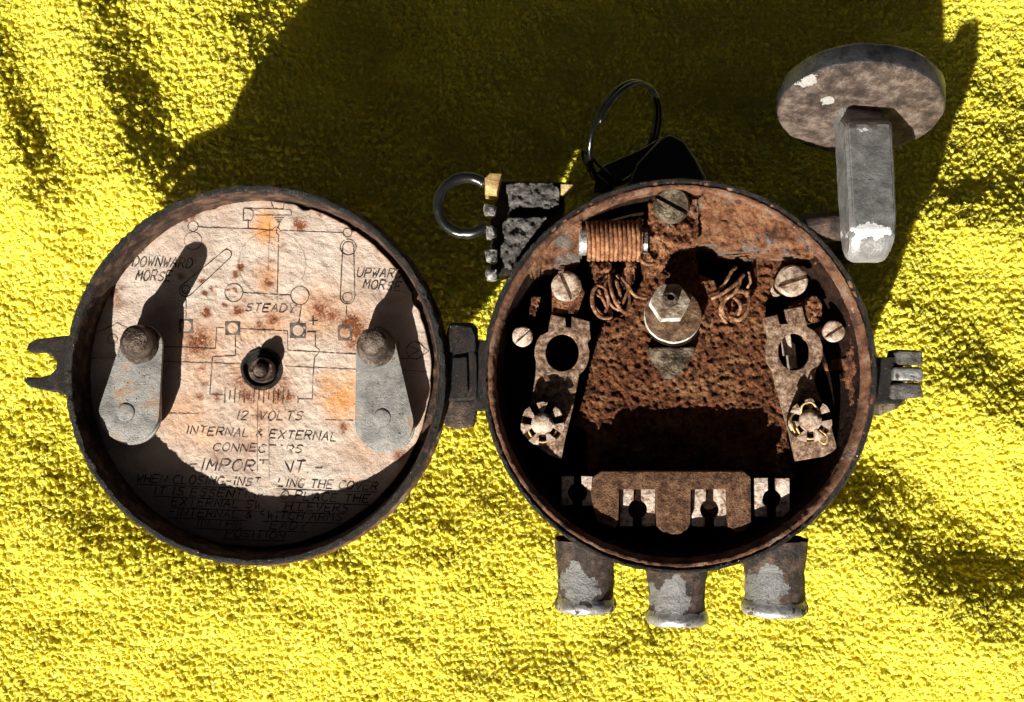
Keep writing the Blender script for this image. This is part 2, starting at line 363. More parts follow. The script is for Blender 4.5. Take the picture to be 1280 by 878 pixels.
gx = np.linspace(x0, x1, 500); gy = np.linspace(y0, y1, 520); GX, GY = np.meshgrid(gx, gy)
GZ = towel_h(GX, GY)
co = np.stack([GX, GY, GZ], -1).reshape(-1, 3)
nxg = len(gx); nyg = len(gy)
idx = np.arange(nxg*nyg).reshape(nyg, nxg)
q = np.stack([idx[:-1, :-1], idx[:-1, 1:], idx[1:, 1:], idx[1:, :-1]], -1).reshape(-1, 4)
# edge hangs down and closes underneath, so the towel has thickness
bottom = co.copy(); bottom[:, 2] -= 14
rim_i = np.concatenate([idx[0, :], idx[1:, -1], idx[-1, :-1][::-1], idx[1:-1, 0][::-1]])
nb = len(co); rj = np.roll(rim_i, -1)
sides = np.stack([rim_i, rim_i+nb, rj+nb, rj], -1)
me = bpy.data.meshes.new('towel_cloth')
co[:, 2] += 1.7
me.from_pydata((np.concatenate([co, bottom])*S).tolist(), [], np.concatenate([q, q[:, ::-1]+nb, sides]).tolist())
me.materials.append(M_towel); me.polygons.foreach_set('use_smooth', [True]*len(me.polygons))
towel = bpy.data.objects.new('towel', me); scene.collection.objects.link(towel); ORG[towel.name] = Vector((0, 0, 0))
towel['label'] = 'bright yellow terry towel with soft folds spread under the rusty box and its lid'; towel['category'] = 'towel'
# loops of the pile
sx, sy = 5.5, 6.0
def grid(x0, x1, y0, y1, k=1.0):
    xs = np.arange(x0, x1, sx*k); ys = np.arange(y0, y1, sy*k); a, b = np.meshgrid(xs, ys)
    a = a+(np.arange(len(ys)) % 2)[:, None]*sx*k*.5
    a = a+np.random.normal(0, 1.5, a.shape); b = b+np.random.normal(0, 1.2, b.shape)+3.0*vnoise(a/40+5, b/70, 5)
    return a.ravel(), b.ravel()
X1, Y1 = grid(-1150, 1150, -850, 900)
keep = np.hypot(X1-210, Y1+31) > 215
X1 = X1[keep]; Y1 = Y1[keep]
Z1 = towel_h(X1, Y1)
n = len(X1)
me = bpy.data.meshes.new('terry_loops'); me.vertices.add(n)
me.vertices.foreach_set('co', (np.stack([X1, Y1, Z1-0.5], -1)*S).ravel())
at = me.attributes.new('rot', 'FLOAT_VECTOR', 'POINT')
lean = vnoise(X1/90, Y1/80, 11)*0.9
at.data.foreach_set('vector', np.stack([np.random.normal(0, .42, n)+lean, np.random.normal(0, .42, n), np.random.uniform(0, 2*PI, n)], -1).ravel())
at = me.attributes.new('scl', 'FLOAT', 'POINT')
at.data.foreach_set('value', np.clip(np.random.normal(1.0, .2, n)*(1+.5*vnoise(X1/35, Y1/30, 12)), .55, 1.6))
loops = bpy.data.objects.new('terry_loops', me); scene.collection.objects.link(loops); loops.parent = towel; loops['kind'] = 'stuff'
gn = bpy.data.node_groups.new('loops', 'GeometryNodeTree')
gn.interface.new_socket('Geometry', in_out='INPUT', socket_type='NodeSocketGeometry'); gn.interface.new_socket('Geometry', in_out='OUTPUT', socket_type='NodeSocketGeometry')
A = gn.nodes.new; K = gn.links.new
gi = A('NodeGroupInput'); go = A('NodeGroupOutput')
rl = random.Random(5)
def tuft_proto(n_, spread, h_, rad, fat):
    """one tuft of the pile: a few thin twisted yarn loops leaning different ways"""
    jn = A('GeometryNodeJoinGeometry')
    for q in range(n_):
        a = q*PI/n_+rl.uniform(-.4, .4); ca, sa = math.cos(a), math.sin(a); ox, oy = rl.uniform(-1, 1)*1.1, rl.uniform(-1, 1)*1.1
        hh = h_*(rl.uniform(.85, 1.1) if q else .62); sp = spread*rl.uniform(.8, 1.2); lx, ly = rl.uniform(-2, 2), rl.uniform(-2, 2)
        bz = A('GeometryNodeCurvePrimitiveBezierSegment'); bz.mode = 'POSITION'; bz.inputs['Resolution'].default_value = 8
        V = lambda x, y, z: tuple(v*S for v in (ox+ca*x-sa*y, oy+sa*x+ca*y, z))
        bz.inputs['Start'].default_value = V(-sp*.5, 0, -1.5); bz.inputs['Start Handle'].default_value = V(-sp*1.2+lx, 1.5+ly, hh*1.33)
        bz.inputs['End'].default_value = V(sp*.5, 0, -1.5); bz.inputs['End Handle'].default_value = V(sp*1.2+lx, -1.5+ly, hh*1.33)
        cc = A('GeometryNodeCurvePrimitiveCircle'); cc.inputs['Resolution'].default_value = 7 if q == 0 else 5; cc.inputs['Radius'].default_value = (fat if q == 0 else rad)*S
        cm = A('GeometryNodeCurveToMesh'); K(bz.outputs[0], cm.inputs[0]); K(cc.outputs[0], cm.inputs[1]); K(cm.outputs[0], jn.inputs[0])
    ss = A('GeometryNodeSetShadeSmooth'); K(jn.outputs[0], ss.inputs[0])
    sm = A('GeometryNodeSetMaterial'); sm.inputs['Material'].default_value = M_towel; K(ss.outputs[0], sm.inputs[0])
    return sm.outputs[0]
gi_ = A('GeometryNodeGeometryToInstance')
for args in ((4, 3.2, 7.0, .55, 2.4), (4, 2.8, 7.6, .50, 2.2), (4, 3.6, 6.4, .55, 2.6), (5, 2.8, 7.0, .5, 2.3)): K(tuft_proto(*args), gi_.inputs[0])
ip = A('GeometryNodeInstanceOnPoints'); K(gi.outputs[0], ip.inputs['Points']); K(gi_.outputs[0], ip.inputs['Instance'])
ip.inputs['Pick Instance'].default_value = True
na = A('GeometryNodeInputNamedAttribute'); na.data_type = 'FLOAT_VECTOR'; na.inputs[0].default_value = 'rot'; K(na.outputs[0], ip.inputs['Rotation'])
ns = A('GeometryNodeInputNamedAttribute'); ns.data_type = 'FLOAT'; ns.inputs[0].default_value = 'scl'; K(ns.outputs[0], ip.inputs['Scale'])
K(ip.outputs[0], go.inputs[0])
md = loops.modifiers.new('loops', 'NODES'); md.node_group = gn
# table top the towel lies on
bm = new_bm(); tz = float(GZ.min())-40
bmesh.ops.create_grid(bm, x_segments=2, y_segments=2, size=12000, matrix=Matrix.Translation((0, 0, tz)))
gr = obj('ground', bm, M_table); gr['kind'] = 'structure'

# ---------------------------------------------------------------- the box
BC = W(850, 470, 0)
sw = thing('signal_switch_box', 'round rusty morse signal switch box lying open with its lid hinged out to the left', 'switch box', (BC.x, BC.y, BASE))
bm = new_bm()
prof = [(0, -265), (236, -265), (241, -255), (241, -45), (244, -38), (244, -14), (247, -9), (247.5, -3), (245.5, .8), (243, .6), (240.5, -3.5), (238.5, -1), (235.5, -1.5), (232, -7), (229, -18), (226.5, -38), (223, -60),
        (222, -120), (222, -203), (214, -210), (0, -212)]
dense = []
for (a, b) in zip(prof, prof[1:]):
    L_ = math.hypot(a[0]-b[0], a[1]-b[1]); k = max(1, int(min(L_, 60)/2.6)) if a[0] > 200 and b[0] > 200 else 1
    dense += [(a[0]+(b[0]-a[0])*i/k, a[1]+(b[1]-a[1])*i/k) for i in range(k)]
dense.append(prof[-1])
lathe(bm, dense, T(BC), 640)
for v in bm.verts:
    if v.co.z > -60:
        p = v.co*0.09; rd = (v.co-Vector((BC.x, BC.y, v.co.z))); rd.normalize()
        a = fbm(p, 5)+.6*fbm(v.co*.3, 3); v.co += rd*a*.8; v.co.z += (fbm(p+Vector((9, 9, 9)), 4)+.8*fbm(v.co*.28+Vector((5, 0, 0)), 3))*1.3
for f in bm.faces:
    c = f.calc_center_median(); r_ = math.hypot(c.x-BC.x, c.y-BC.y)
    f.material_index = (2 if c.z < -16 and r_ < 232 else 0) if r_ < 241.5 and c.z > -214 else 1  # deep inner wall near-black, its shade put into the colour
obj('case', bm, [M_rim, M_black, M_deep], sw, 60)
# ledges left and right of the top notch (cast ears with a straight front edge)
def arc(a0, a1, r=232, n=30): return [(850+r*math.cos(R(a0+(a1-a0)*i/n)), 470+r*math.sin(R(a0+(a1-a0)*i/n))) for i in range(n+1)]
def ledge_z(x, y):
    d = 231-math.hypot(x-850, y-470)
    return -min(38, max(0, d)*0.55)-0.0
bm = new_bm()
polyR = [(1016, 322), (985, 320), (950, 316), (905, 314), (897, 304), (876, 304), (874, 250)]+[p for p in arc(-82, -41)]
slab(bm, polyR, -8, 2.4, 5, 0.11, -205, 3, ledge_z)
obj('inner_ledge', bm, M_ledge, sw, 180)
bm = new_bm()
polyL = [(727, 275), (726, 327), (700, 331), (680, 332), (664, 345)]+arc(214, 237)
slab(bm, polyL, -8, 2.4, 3, 0.09, -205, 5, ledge_z)
obj('inner_ledge', bm, M_ledge, sw, 180)
# crumbly rust-filled block in the middle
bm = new_bm()
blk = [(806, 300), (870, 300), (872, 342), (893, 352), (900, 366), (930, 366), (946, 360), (948, 300), (1002, 300), (1004, 318), (985, 330), (968, 352), (958, 375), (955, 400), (960, 440), (972, 480), (984, 520), (991, 560), (998, 600), (735, 600), (734, 540), (719, 531), (733, 486), (741, 445), (757, 400), (776, 396), (794, 372), (806, 345)]
slab(bm, blk, -88, 1.7, 4.6, 0.15, -206, 1)
obj('rust_block', bm, M_rustblock, sw, 180)
# wall flare on the right, lit rust
bm = new_bm()
fl = [(1018, 330), (1040, 352), (1052, 372), (1060, 395), (1064, 430), (1057, 452), (1062, 490), (1066, 520)]+arc(14, -40, 231)
slab(bm, fl, -10, 3, 5, 0.08, -205, 8, lambda x, y: -min(60, max(0, 231-math.hypot(x-850, y-470))*1.7))
obj('wall_fillet', bm, M_rust, sw, 180)
# bracket in the notch
bm = new_bm()
slab(bm, [(812, 252), (819, 242), (862, 238), (872, 246), (873, 306), (848, 310), (838, 318), (826, 342), (809, 345), (809, 290)], -22, 2.2, 7, 0.09, -88, 11,
     lambda x, y: -0.42*max(0, y-300))
obj('top_bracket', bm, M_rust, sw, 180)
def slotted_screw(px, py, z, r, ang, shank, parent, m=M_screw, name='screw', slot=.13, dome=.0):
    c = W(px, py, z); bm = new_bm()
    lathe(bm, [(0, shank), (r*.62, shank), (r*.62, z-r*.62), (r*.95, z-r*.62), (r, z-r*.5), (r, z-r*.3), (0, z-r*.3)], T(Vector((c.x, c.y, 0))), 28)
    M = T(Vector((c.x, c.y, 0)), None, R(ang))
    for s in (1, -1):
        h = r*slot; a0 = math.asin(h/r)
        pts = [(r*math.cos(a0+(PI-2*a0)*i/18), s*r*math.sin(a0+(PI-2*a0)*i/18)) for i in range(19)]
        q2 = [(r*.86*math.cos(a0*1.15+(PI-2.3*a0)*i/18), s*max(h, r*.86*math.sin(a0*1.15+(PI-2.3*a0)*i/18))) for i in range(19)]
        lo = [bm.verts.new(M @ Vector((a, b, z-r*.31))) for a, b in pts]; mi = [bm.verts.new(M @ Vector((a, b, z-r*.12))) for a, b in pts]
        hi = [bm.verts.new(M @ Vector((a, b, z+dome*r))) for a, b in q2]
        for A_, B_ in ((lo, mi), (mi, hi)):
            for i in range(19): bm.faces.new([A_[i], A_[(i+1) % 19], B_[(i+1) % 19], B_[i]])
        bm.faces.new(hi)
    jitter(bm, .5, .12, px)
    return obj(name, bm, m, parent, 40)
slotted_screw(840, 256, -6, 23, -28, -30, sw, M_lug, dome=.1)
# coil
coil_c = W(768, 301, -30)
bm = new_bm()
lathe(bm, [(0, -46), (18, -46), (19, -45), (19, -36), (15, -36), (15, 36), (17, 36), (17, 37), (17, 41), (0, 41)], T(coil_c, (1, 0, 0)), 36)
coil = obj('coil', bm, M_bare, sw, 40)
bm = new_bm(); pts = []
turns = 12
for i in range(turns*22+1):
    a = 2*PI*i/22; t = i/(turns*22)
    pts.append(coil_c+Vector((-35+68*t, math.cos(a)*24.0*(1+.012*math.sin(i*.7)), math.sin(a)*24.0)))
tube(bm, pts, 2.75, 8)
lathe(bm, [(22.3, -35), (22.3, 34)], T(coil_c, (1, 0, 0)), 30)
jitter(bm, .7, .25, 3); obj('winding', bm, M_copper, coil, 180)
bm = new_bm(); e = pts[-1]
tube(bm, spline([W(799, 318, -18), W(802, 326, -14), W(808, 330, -16), W(818, 330, -22)], 6), 2.4, 8); obj('wire', bm, M_copper, sw, 180)
# loose spring wires and strips below the coil
def wire(ctrl, r=3.0, m=M_spring, name='wire'):
    bm = new_bm(); tube(bm, [W(*p) for p in spline(ctrl, 8)], r*.8, 8); jitter(bm, .6, .2, ctrl[0][0]); return obj(name, bm, m, sw, 180)
wire([(750, 352, -60), (741, 366, -50), (742, 385, -46), (752, 397, -50), (764, 395, -60), (757, 378, -68), (748, 362, -70)], 3.4)
wire([(762, 343, -58), (764, 362, -46), (771, 380, -42), (781, 390, -46), (787, 372, -56), (779, 352, -62), (771, 344, -66)], 3.2)
wire([(771, 352, -48), (775, 366, -46), (774, 378, -52)], 2.8)
wire([(777, 347, -36), (785, 357, -32), (793, 369, -36), (808, 373, -46)], 2.9)
wire([(743, 368, -55), (752, 372, -50), (758, 384, -52)], 2.4)
wire([(906, 398, -74), (902, 385, -62), (908, 372, -56), (922, 364, -60), (935, 366, -70)], 4.0)
wire([(918, 372, -72), (926, 382, -66), (922, 395, -70), (913, 402, -76)], 3.2)
wire([(889, 374, -40), (903, 367, -34), (918, 356, -34), (930, 343, -42)], 3.2)
wire([(893, 366, -48), (905, 356, -42), (914, 340, -44), (920, 334, -50)], 2.8)
wire([(936, 340, -50), (938, 352, -48), (934, 360, -54)], 2.2)
wire([(768, 338, -66), (757, 356, -58), (760, 374, -50), (770, 386, -52), (776, 372, -58), (769, 350, -64)], 2.6)
wire([(790, 342, -60), (786, 360, -48), (779, 378, -46), (772, 388, -54)], 2.8)
wire([(746, 356, -56), (757, 362, -46), (760, 380, -50), (754, 392, -56), (744, 384, -60)], 2.4)
wire([(926, 350, -56), (918, 366, -50), (906, 376, -56), (900, 390, -66), (908, 404, -74)], 3.0)
wire([(912, 396, -72), (924, 400, -66), (934, 388, -66), (936, 372, -72), (926, 366, -76)], 3.6)
bm = new_bm(); slab(bm, [(738, 328), (765, 329), (766, 352), (756, 362), (744, 350)], -62, 2.2, 5, .12, -90, 21); obj('strip', bm, M_rust, sw, 180)
bm = new_bm(); slab(bm, [(783, 326), (796, 326), (792, 352), (786, 362), (778, 350)], -58, 2.2, 4, .12, -90, 22); obj('strip', bm, M_rust, sw, 180)
# centre lug, washer, nut and bolt
bm = new_bm()
lugp = [(811, 434), (868, 434), (869, 440), (862, 452), (851, 466), (844, 474), (834, 474), (826, 464), (814, 448)]
slab(bm, lugp, -72, 2.2, 3.0, .05, -92, 31, lambda x, y: 12*math.exp(-((x-840)/24)**2-((y-468)/18)**2)+6*math.exp(-((x-828)/20)**2-((y-440)/14)**2))
obj('centre_lug', bm, M_lug, sw, 180)
bm = new_bm(); c = W(842, 393, -38)
TILT = Matrix.Translation(W(838, 386, -40)) @ Matrix.Rotation(R(-15), 4, 'X') @ Matrix.Translation(-W(838, 386, -40))
prism(bm, [circ(841, 396, 36, 40), circ(841, 390, 12, 24)], -32, -38, 1.5); bm.transform(TILT); jitter(bm, .9, .08, 4)
for f in bm.faces: f.normal_update(); f.material_index = 1 if abs(f.normal.z) < .7 else 0  # edge faces paler than the flat ones
obj('washer', bm, [M_washer, M_nut], sw, 30)
bm = new_bm(); prism(bm, [circ(843, 403, 33, 40, ry=30), circ(843, 396, 12, 24)], -62, -84, 2); obj('washer', bm, M_deep, sw, 50)  # lower washer near-black: shaded gap above the lug put into the colour
bm = new_bm(); c = W(838, 383, -14)
hx = [(29*math.cos(R(60*i+8)), 29*math.sin(R(60*i+8))) for i in range(6)]
def hexnut(bm, c, r, top, bot, rot):
    prof_n = 12; rings = []
    for rr, z in ((r*.97, bot), (r, bot+2), (r, top-2.2)):
        rings.append([bm.verts.new(Vector((c.x+rr*math.cos(R(rot+60*i)), c.y+rr*math.sin(R(rot+60*i)), z))) for i in range(6)])
    bm.faces.new(rings[0])
    for A_, B_ in zip(rings, rings[1:]):
        for i in range(6): bm.faces.new([A_[i], A_[(i+1) % 6], B_[(i+1) % 6], B_[i]])
    ringt = [bm.verts.new(Vector((c.x+r*.93*math.cos(R(rot-12+24*(j % 2)+60*(j//2))), c.y+r*.93*math.sin(R(rot-12+24*(j % 2)+60*(j//2))), top))) for j in range(12)]
    for i in range(6):
        a = rings[2][i]; b = rings[2][(i+1) % 6]; p, q_, s_ = ringt[2*i], ringt[2*i+1], ringt[(2*i+2) % 12]
        bm.faces.new([a, p, q_]); bm.faces.new([a, q_, s_, b])
    bm.faces.new(ringt)
hexnut(bm, c, 26, -15, -31, 2); bm.transform(TILT)
bmesh.ops.bevel(bm, geom=list(bm.edges), offset=.5, segments=1, affect='EDGES')
for f in bm.faces: f.normal_update(); f.material_index = 1 if abs(f.normal.z) < .75 else 0  # sides paler than the top face
nut = obj('hex_nut', bm, [M_nuttop, M_nut], sw, 22)
bm = new_bm(); c = W(839, 380, -4)
lathe(bm, [(0, -86), (10.5, -86), (10.5, -8), (8.5, -5), (5, -4), (3.6, -9), (0, -10)], T(Vector((c.x, c.y, 0))), 24); bm.transform(TILT)
obj('bolt', bm, M_knob, sw, 45)

# contact arms
def contact_arm(outer, hole, zt, tabs=(), m=M_arm):
    bm = new_bm(); prism(bm, [outer, hole], zt, zt-8, 1.1); jitter(bm, .5, .1, outer[0][0]); return obj('contact_arm', bm, m, sw, 50)
outL = [(689, 393), (707, 397), (708, 409), (714, 410), (715, 396), (737, 402), (738, 424)]+[(703+34*math.cos(R(a)), 442+34*math.sin(R(a))) for a in (-22, -5, 10, 25, 40, 52)]+\
       [(722, 480), (716, 510), (707, 548), (702, 574), (690, 571), (668, 556), (656, 545), (661, 520), (668, 480), (670, 462)]+[(703+35*math.cos(R(a)), 441+35*math.sin(R(a))) for a in (160, 175, 190, 205, 218)]+[(685, 415)]
armL = contact_arm(outL, circ(703, 441, 21, 30, ry=23), -42)
outR = [(955, 397), (972, 393), (975, 405), (985, 405), (982, 387), (1003, 383), (1009, 408)]+[(994+35*math.cos(R(a)), 439+35*math.sin(R(a))) for a in (-45, -28, -10, 8, 25, 42)]+\
       [(1018, 478), (1028, 505), (1040, 535), (1047, 562), (1030, 571), (995, 577), (988, 545), (978, 510), (970, 482)]+[(994+37*math.cos(R(a)), 440+37*math.sin(R(a))) for a in (138, 155, 172, 190, 207)]+[(958, 415)]
armR = contact_arm(outR, circ(993, 440, 20, 30, ry=23), -40)
# star washers and studs
def star_washer(px, py, z, r, nt, parent, m, rot=0):
    bm = new_bm(); c = W(px, py, z)
    prism(bm, [circ(px, py, r*.52, 24), circ(px, py, r*.36, 20)], z, z-2.5, .4)
    for i in range(nt):
        a = rot+360*i/nt
        p = [(px+r*q_*math.cos(R(a+s)), py+r*q_*math.sin(R(a+s))) for q_, s in ((.50, -7), (1, -15), (1.03, 0), (1, 15), (.50, 7))]
        prism(bm, [p], z+1.5*math.sin(i*2.1), z-2.5, .3)
    w_ = obj('star_washer', bm, m, parent, 40)
    bm = new_bm(); prism(bm, [circ(px, py, r*.98, 30)], z-7, z-22, 1); obj('shade_disc', bm, M_deep, parent, 40)  # black disc added for the shade between the teeth
    return w_
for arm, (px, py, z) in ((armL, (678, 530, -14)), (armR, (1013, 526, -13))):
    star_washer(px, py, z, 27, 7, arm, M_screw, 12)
    bm = new_bm(); c = W(px, py, z+8)
    lathe(bm, [(0, -36), (9, -36), (9, z-1), (12.5, z+1), (12.5, z+6), (9.5, z+9), (0, z+10)], T(Vector((c.x, c.y, 0))), 26); jitter(bm, .7, .1, px)
    obj('stud', bm, M_screw, arm, 40)
    bm = new_bm(); tube(bm, [W(px+19*math.cos(R(a)), py+24*math.sin(R(a))-1, z-4) for a in range(20, 165, 12)], 1.4, 6)
    obj('wire_clip', bm, M_brass, arm, 180)
for ctrl in ([(994, 541, -10), (988, 530, -8), (990, 519, -12), (998, 514, -16)], [(1001, 520, -14), (1003, 507, -10), (1014, 503, -9), (1023, 513, -13)], [(1024, 537, -14), (1034, 546, -10), (1031, 555, -10), (1023, 549, -14), (1024, 540, -16)]):
    bm = new_bm(); tube(bm, [W(*p) for p in spline(ctrl, 6)], 1.5, 6); obj('wire_clip', bm, M_brass, armR, 180)
slotted_screw(708, 358, -22, 19, 114-180, -200, sw)
slotted_screw(653, 421, -28, 13, 42, -200, sw)
slotted_screw(991, 351, -22, 20, 18, -200, sw)
slotted_screw(1043, 414, -26, 14, 32, -200, sw)
bm = new_bm(); slab(bm, circ(1018, 387, 10, 20, ry=17), -42, 1.6, 4, .15, -205, 41); obj('corroded_post', bm, M_rust, sw, 180)
bm = new_bm(); slab(bm, [(664, 372), (676, 371), (668, 395), (662, 392)], -34, 1.8, 3, .15, -205, 42); obj('strip', bm, M_rust, sw, 180)
bm = new_bm(); prism(bm, [[(690, 352), (724, 352), (731, 366), (722, 392), (690, 392)]], -50, -58, 1); obj('strip', bm, M_rust, sw, 40)
for (px, py, z, h) in ((985, 436, -60, 24), (991, 452, -66, 26)):
    bm = new_bm(); prism(bm, [[(px-4, py-h), (px+3, py-h+4), (px+6, py+h*.3), (px, py+h*.35)]], z, z-30, 1); obj('spring_leaf', bm, M_clip, sw, 40)

# terminal bar and its clips
bm = new_bm()
bar = [(741, 597), (751, 589), (930, 589), (939, 597), (939, 655), (931, 663), (921, 667), (914, 660), (910, 659), (909, 612), (864, 612), (863, 655)]+\
      [(859, 662), (850, 668), (838, 669), (828, 665), (821, 658), (820, 612), (774, 612), (773, 655), (769, 661), (762, 658), (747, 652), (743, 640), (739, 620)]
prism(bm, [bar], -27, -38, 1.6); obj('terminal_bar', bm, M_bar, sw, 50)
bm = new_bm(); prism(bm, [[(746, 588), (935, 588), (935, 655), (746, 655)]], -48, -205, 2); obj('light_stop_block', bm, M_deep, sw, 40)  # added block, stops sun leaking through the bar cutouts
def clip(cx, cy, w2, h2, z, hr=13, name='terminal_clip', wl=1.0):
    bm = new_bm()
    hy = cy+2
    left = [(cx-w2, cy-h2), (cx-5, cy-h2), (cx-5, hy-hr*.9)]+[(cx+hr*math.cos(R(a)), hy-hr*math.sin(R(a))) for a in range(112, 250, 12)]+[(cx-6, hy+hr), (cx-6, cy+h2), (cx-w2, cy+h2)]
    right = [(cx+w2, cy-h2), (cx+5, cy-h2), (cx+5, hy-hr*.9)]+[(cx+hr*math.cos(R(a)), hy-hr*math.sin(R(a))) for a in range(68, -70, -12)]+[(cx+6, hy+hr), (cx+6, cy+h2), (cx+w2, cy+h2)]
    for p in (left, right): prism(bm, [p], z, z-5, .8)
    jitter(bm, .8, .1, cx); return obj(name, bm, M_clip, sw, 40)
clip(797, 635, 22, 23, -41, 12); clip(887, 635, 22, 23, -41, 12); clip(965, 622, 22, 24, -38, 12); clip(722, 614, 20, 18, -38, 12)

# rubber outlets at the bottom of the case: three cast cable spigots
def spigot(x, ytop, ylip, r, z, seed):
    bm = new_bm(); a = W(x, ytop-25, z); b = W(x, ylip, z); Ln = (a-b).length
    prof = [(r*.60, 6), (r*.66, 0), (r*.97, 0), (r*1.04, 3), (r*1.06, 8), (r*1.02, 13), (r*.96, 17), (r*.94, 24), (r*.96, Ln*.6), (r*1.08, Ln)]
    d2 = []
    for (p, q_) in zip(prof, prof[1:]):
        k = max(1, int(abs(p[1]-q_[1])/5)); d2 += [(p[0]+(q_[0]-p[0])*i/k, p[1]+(q_[1]-p[1])*i/k) for i in range(k)]
    d2.append(prof[-1]); d2 = [(0, 24), (r*.55, 22)]+d2
    lathe(bm, d2, T(b, (0, 1, 0)), 56); jitter(bm, 1.6, .07, seed)
    for f in bm.faces:
        if f.calc_center_median().y < b.y+17: f.material_index = 1
    o = obj('cable_spigot', bm, [M_cast, M_bare], sw, 60); chips(o, [(x-r*.25, ylip-r*.62, 0, r*.72, r*.52), (x-r*(.35 if seed == 1 else .05), ylip-r*1.05, 0, r*.36, r*.42)]); return o
spigot(732, 698, 762, 38, -48, 1); spigot(846, 730, 778, 38, -46, 2); spigot(968, 698, 766, 40, -48, 5)

# right-hand catch: three knuckles on a stem, lengthened unseen to fill its towel shadow
bm = new_bm(); box(bm, T(W(1096, 476, -44)-Vector((0, 0, 85))), 54, 60, 216, 4); bmesh.ops.subdivide_edges(bm, edges=[e for e in bm.edges if e.calc_length() > 20], cuts=5, use_grid_fill=True); jitter(bm, 1.5, .07, 2)
catch = obj('side_catch', bm, M_black, sw, 50)
for py, h, x0_, m in ((447.5, 19, 1114, M_grey), (468, 18, 1109, M_bare), (488.5, 19, 1107, M_grey)):
    bm = new_bm(); xc = (x0_+1147)/2
    box(bm, T(W(xc, py, -34)), 1147-x0_, h, 44, 5, 3); bmesh.ops.subdivide_edges(bm, edges=bm.edges, cuts=1); jitter(bm, 2.2, .09, py)
    obj('knuckle', bm, m, catch, 60)
bm = new_bm(); prism(bm, [[(1098, 496), (1134, 498), (1122, 511), (1099, 520)]], -52, -90, 2); obj('catch_plate', bm, M_lug, catch, 40)

# crank : disc, bar and shaft
F = W(1074, 141, -2); nrm = Vector((-.12, -.94, .325)).normalized()
bm = new_bm(); shaft_a = W(1000, 288, -22); shaft_b = W(1070, 280, -10)
tube(bm, [shaft_a, shaft_a.lerp(shaft_b, .5), shaft_b], [20, 19, 19], 20); jitter(bm, 1.5, .08, 5)
crank = obj('crank', bm, M_cast, sw, 60)
bm = new_bm(); c = W(1083, 300, -60); lathe(bm, [(0, -190), (24, -190), (27, -180), (27, -40), (22, -30), (0, -30)], T(Vector((c.x, c.y, 0))), 36); jitter(bm, 1.2, .06, 5); obj('shadow_fill_boss', bm, M_cast, crank, 60)  # unseen boss, added to fill bright gaps in the towel shadow
bm = new_bm()
lathe(bm, [(0, 0), (12, .3), (24, .4), (36, .5), (48, .6), (60, .6), (70, .5), (80, .4), (89, .2), (97, 0), (100, -2.5), (101.5, -6), (101.5, -26), (98, -31), (0, -31)], T(F, nrm), 110)
jitter(bm, .8, .05, 6)
for f in bm.faces:
    d_ = (f.calc_center_median()-F).dot(nrm)
    f.material_index = 1 if d_ < -3 else 0
disc = obj('crank_disc', bm, [M_crankdark, M_crankside], crank, 50)
chips(disc, [(996, 114, -2, 11, 5), (1032, 131, -2, 8, 2.5), (1050, 97, -2, 30, 2.5), (1135, 104, -2, 18, 2.5)])
# bar with chamfered section swept along the disc axis
nrm = Vector((0, -.948, .317)).normalized()
bm = new_bm(); up = Vector((1, 0, 0)).cross(nrm); up = up if up.z > 0 else -up
secs = [(-4, 29, 20, -12, 5), (12, 28, 20, -12, 5), (24, 29, 25, -4, 4), (32, 29, 27, 0, 3.5), (150, 28, 25, 0, 3.5), (178, 27, 23, -2, 5), (192, 25, 16, -8, 8), (197, 21, 8, -12, 6)]
ctr_end = None; rings = []
for t, hw, hh, oy, ch in secs:
    o = F+nrm*t+up*oy+Vector((3-t*.045, 0, 0))
    P8 = [(-hw+ch, hh), (hw-ch, hh), (hw, hh-ch), (hw, -hh+ch), (hw-ch, -hh), (-hw+ch, -hh), (-hw, -hh+ch), (-hw, hh-ch)]
    rings.append([bm.verts.new(o+Vector((a, 0, 0))+up*b) for a, b in P8])
for A_, B_ in zip(rings, rings[1:]):
    for i in range(8): bm.faces.new([A_[i], A_[(i+1) % 8], B_[(i+1) % 8], B_[i]])
bm.faces.new(rings[0]); bm.faces.new(rings[-1])
bmesh.ops.bevel(bm, geom=list(bm.edges), offset=1.3, segments=2, affect='EDGES', clamp_overlap=True)
for _ in range(4): bmesh.ops.subdivide_edges(bm, edges=[e for e in bm.edges if e.calc_length() > 7], cuts=1, use_grid_fill=True)
jitter(bm, .7, .06, 9)
chips(obj('crank_bar', bm, M_crank, crank, 35), [(1087, 290, 70, 22, 10), (1078, 166, 33, 18, 3)])

# mounting clip upper left : two cast jaws, stacked nut and C-shaped loop
bm = new_bm()
slab(bm, [(633, 232), (640, 229), (690, 230), (699, 236), (699, 254), (688, 259), (660, 258), (650, 256), (637, 262), (636, 248)], -24, 2.2, 5, .12, -90, 51)
clipo = obj('mounting_clip', bm, M_grey, sw, 180)
bm = new_bm()
slab(bm, [(629, 279), (636, 272), (684, 273), (676, 284), (664, 296), (655, 310), (646, 322), (637, 334), (631, 330), (626, 318), (626, 308), (632, 300), (629, 288)], -24, 2.2, 5, .12, -90, 52)
obj('lower_jaw', bm, M_grey, clipo, 180)
bm = new_bm(); prism(bm, [[(622, 226), (706, 228), (706, 262), (690, 275), (640, 342), (613, 348), (613, 262), (622, 250)]], -60, -120, 2); obj('clip_body', bm, M_black, clipo, 40)
for (a, b, x0_, x1_) in ((258, 271, 605, 620), (283, 298, 608, 620), (313, 329, 608, 622), (338, 351, 608, 622)):
    bm = new_bm(); c = W((x0_+x1_)/2, (a+b)/2, -38); box(bm, T(c), x1_-x0_, b-a, 30, 3); bmesh.ops.subdivide_edges(bm, edges=bm.edges, cuts=1); jitter(bm, 3.2, .11, a); obj('nut_segment', bm, M_nutseg, clipo, 40)
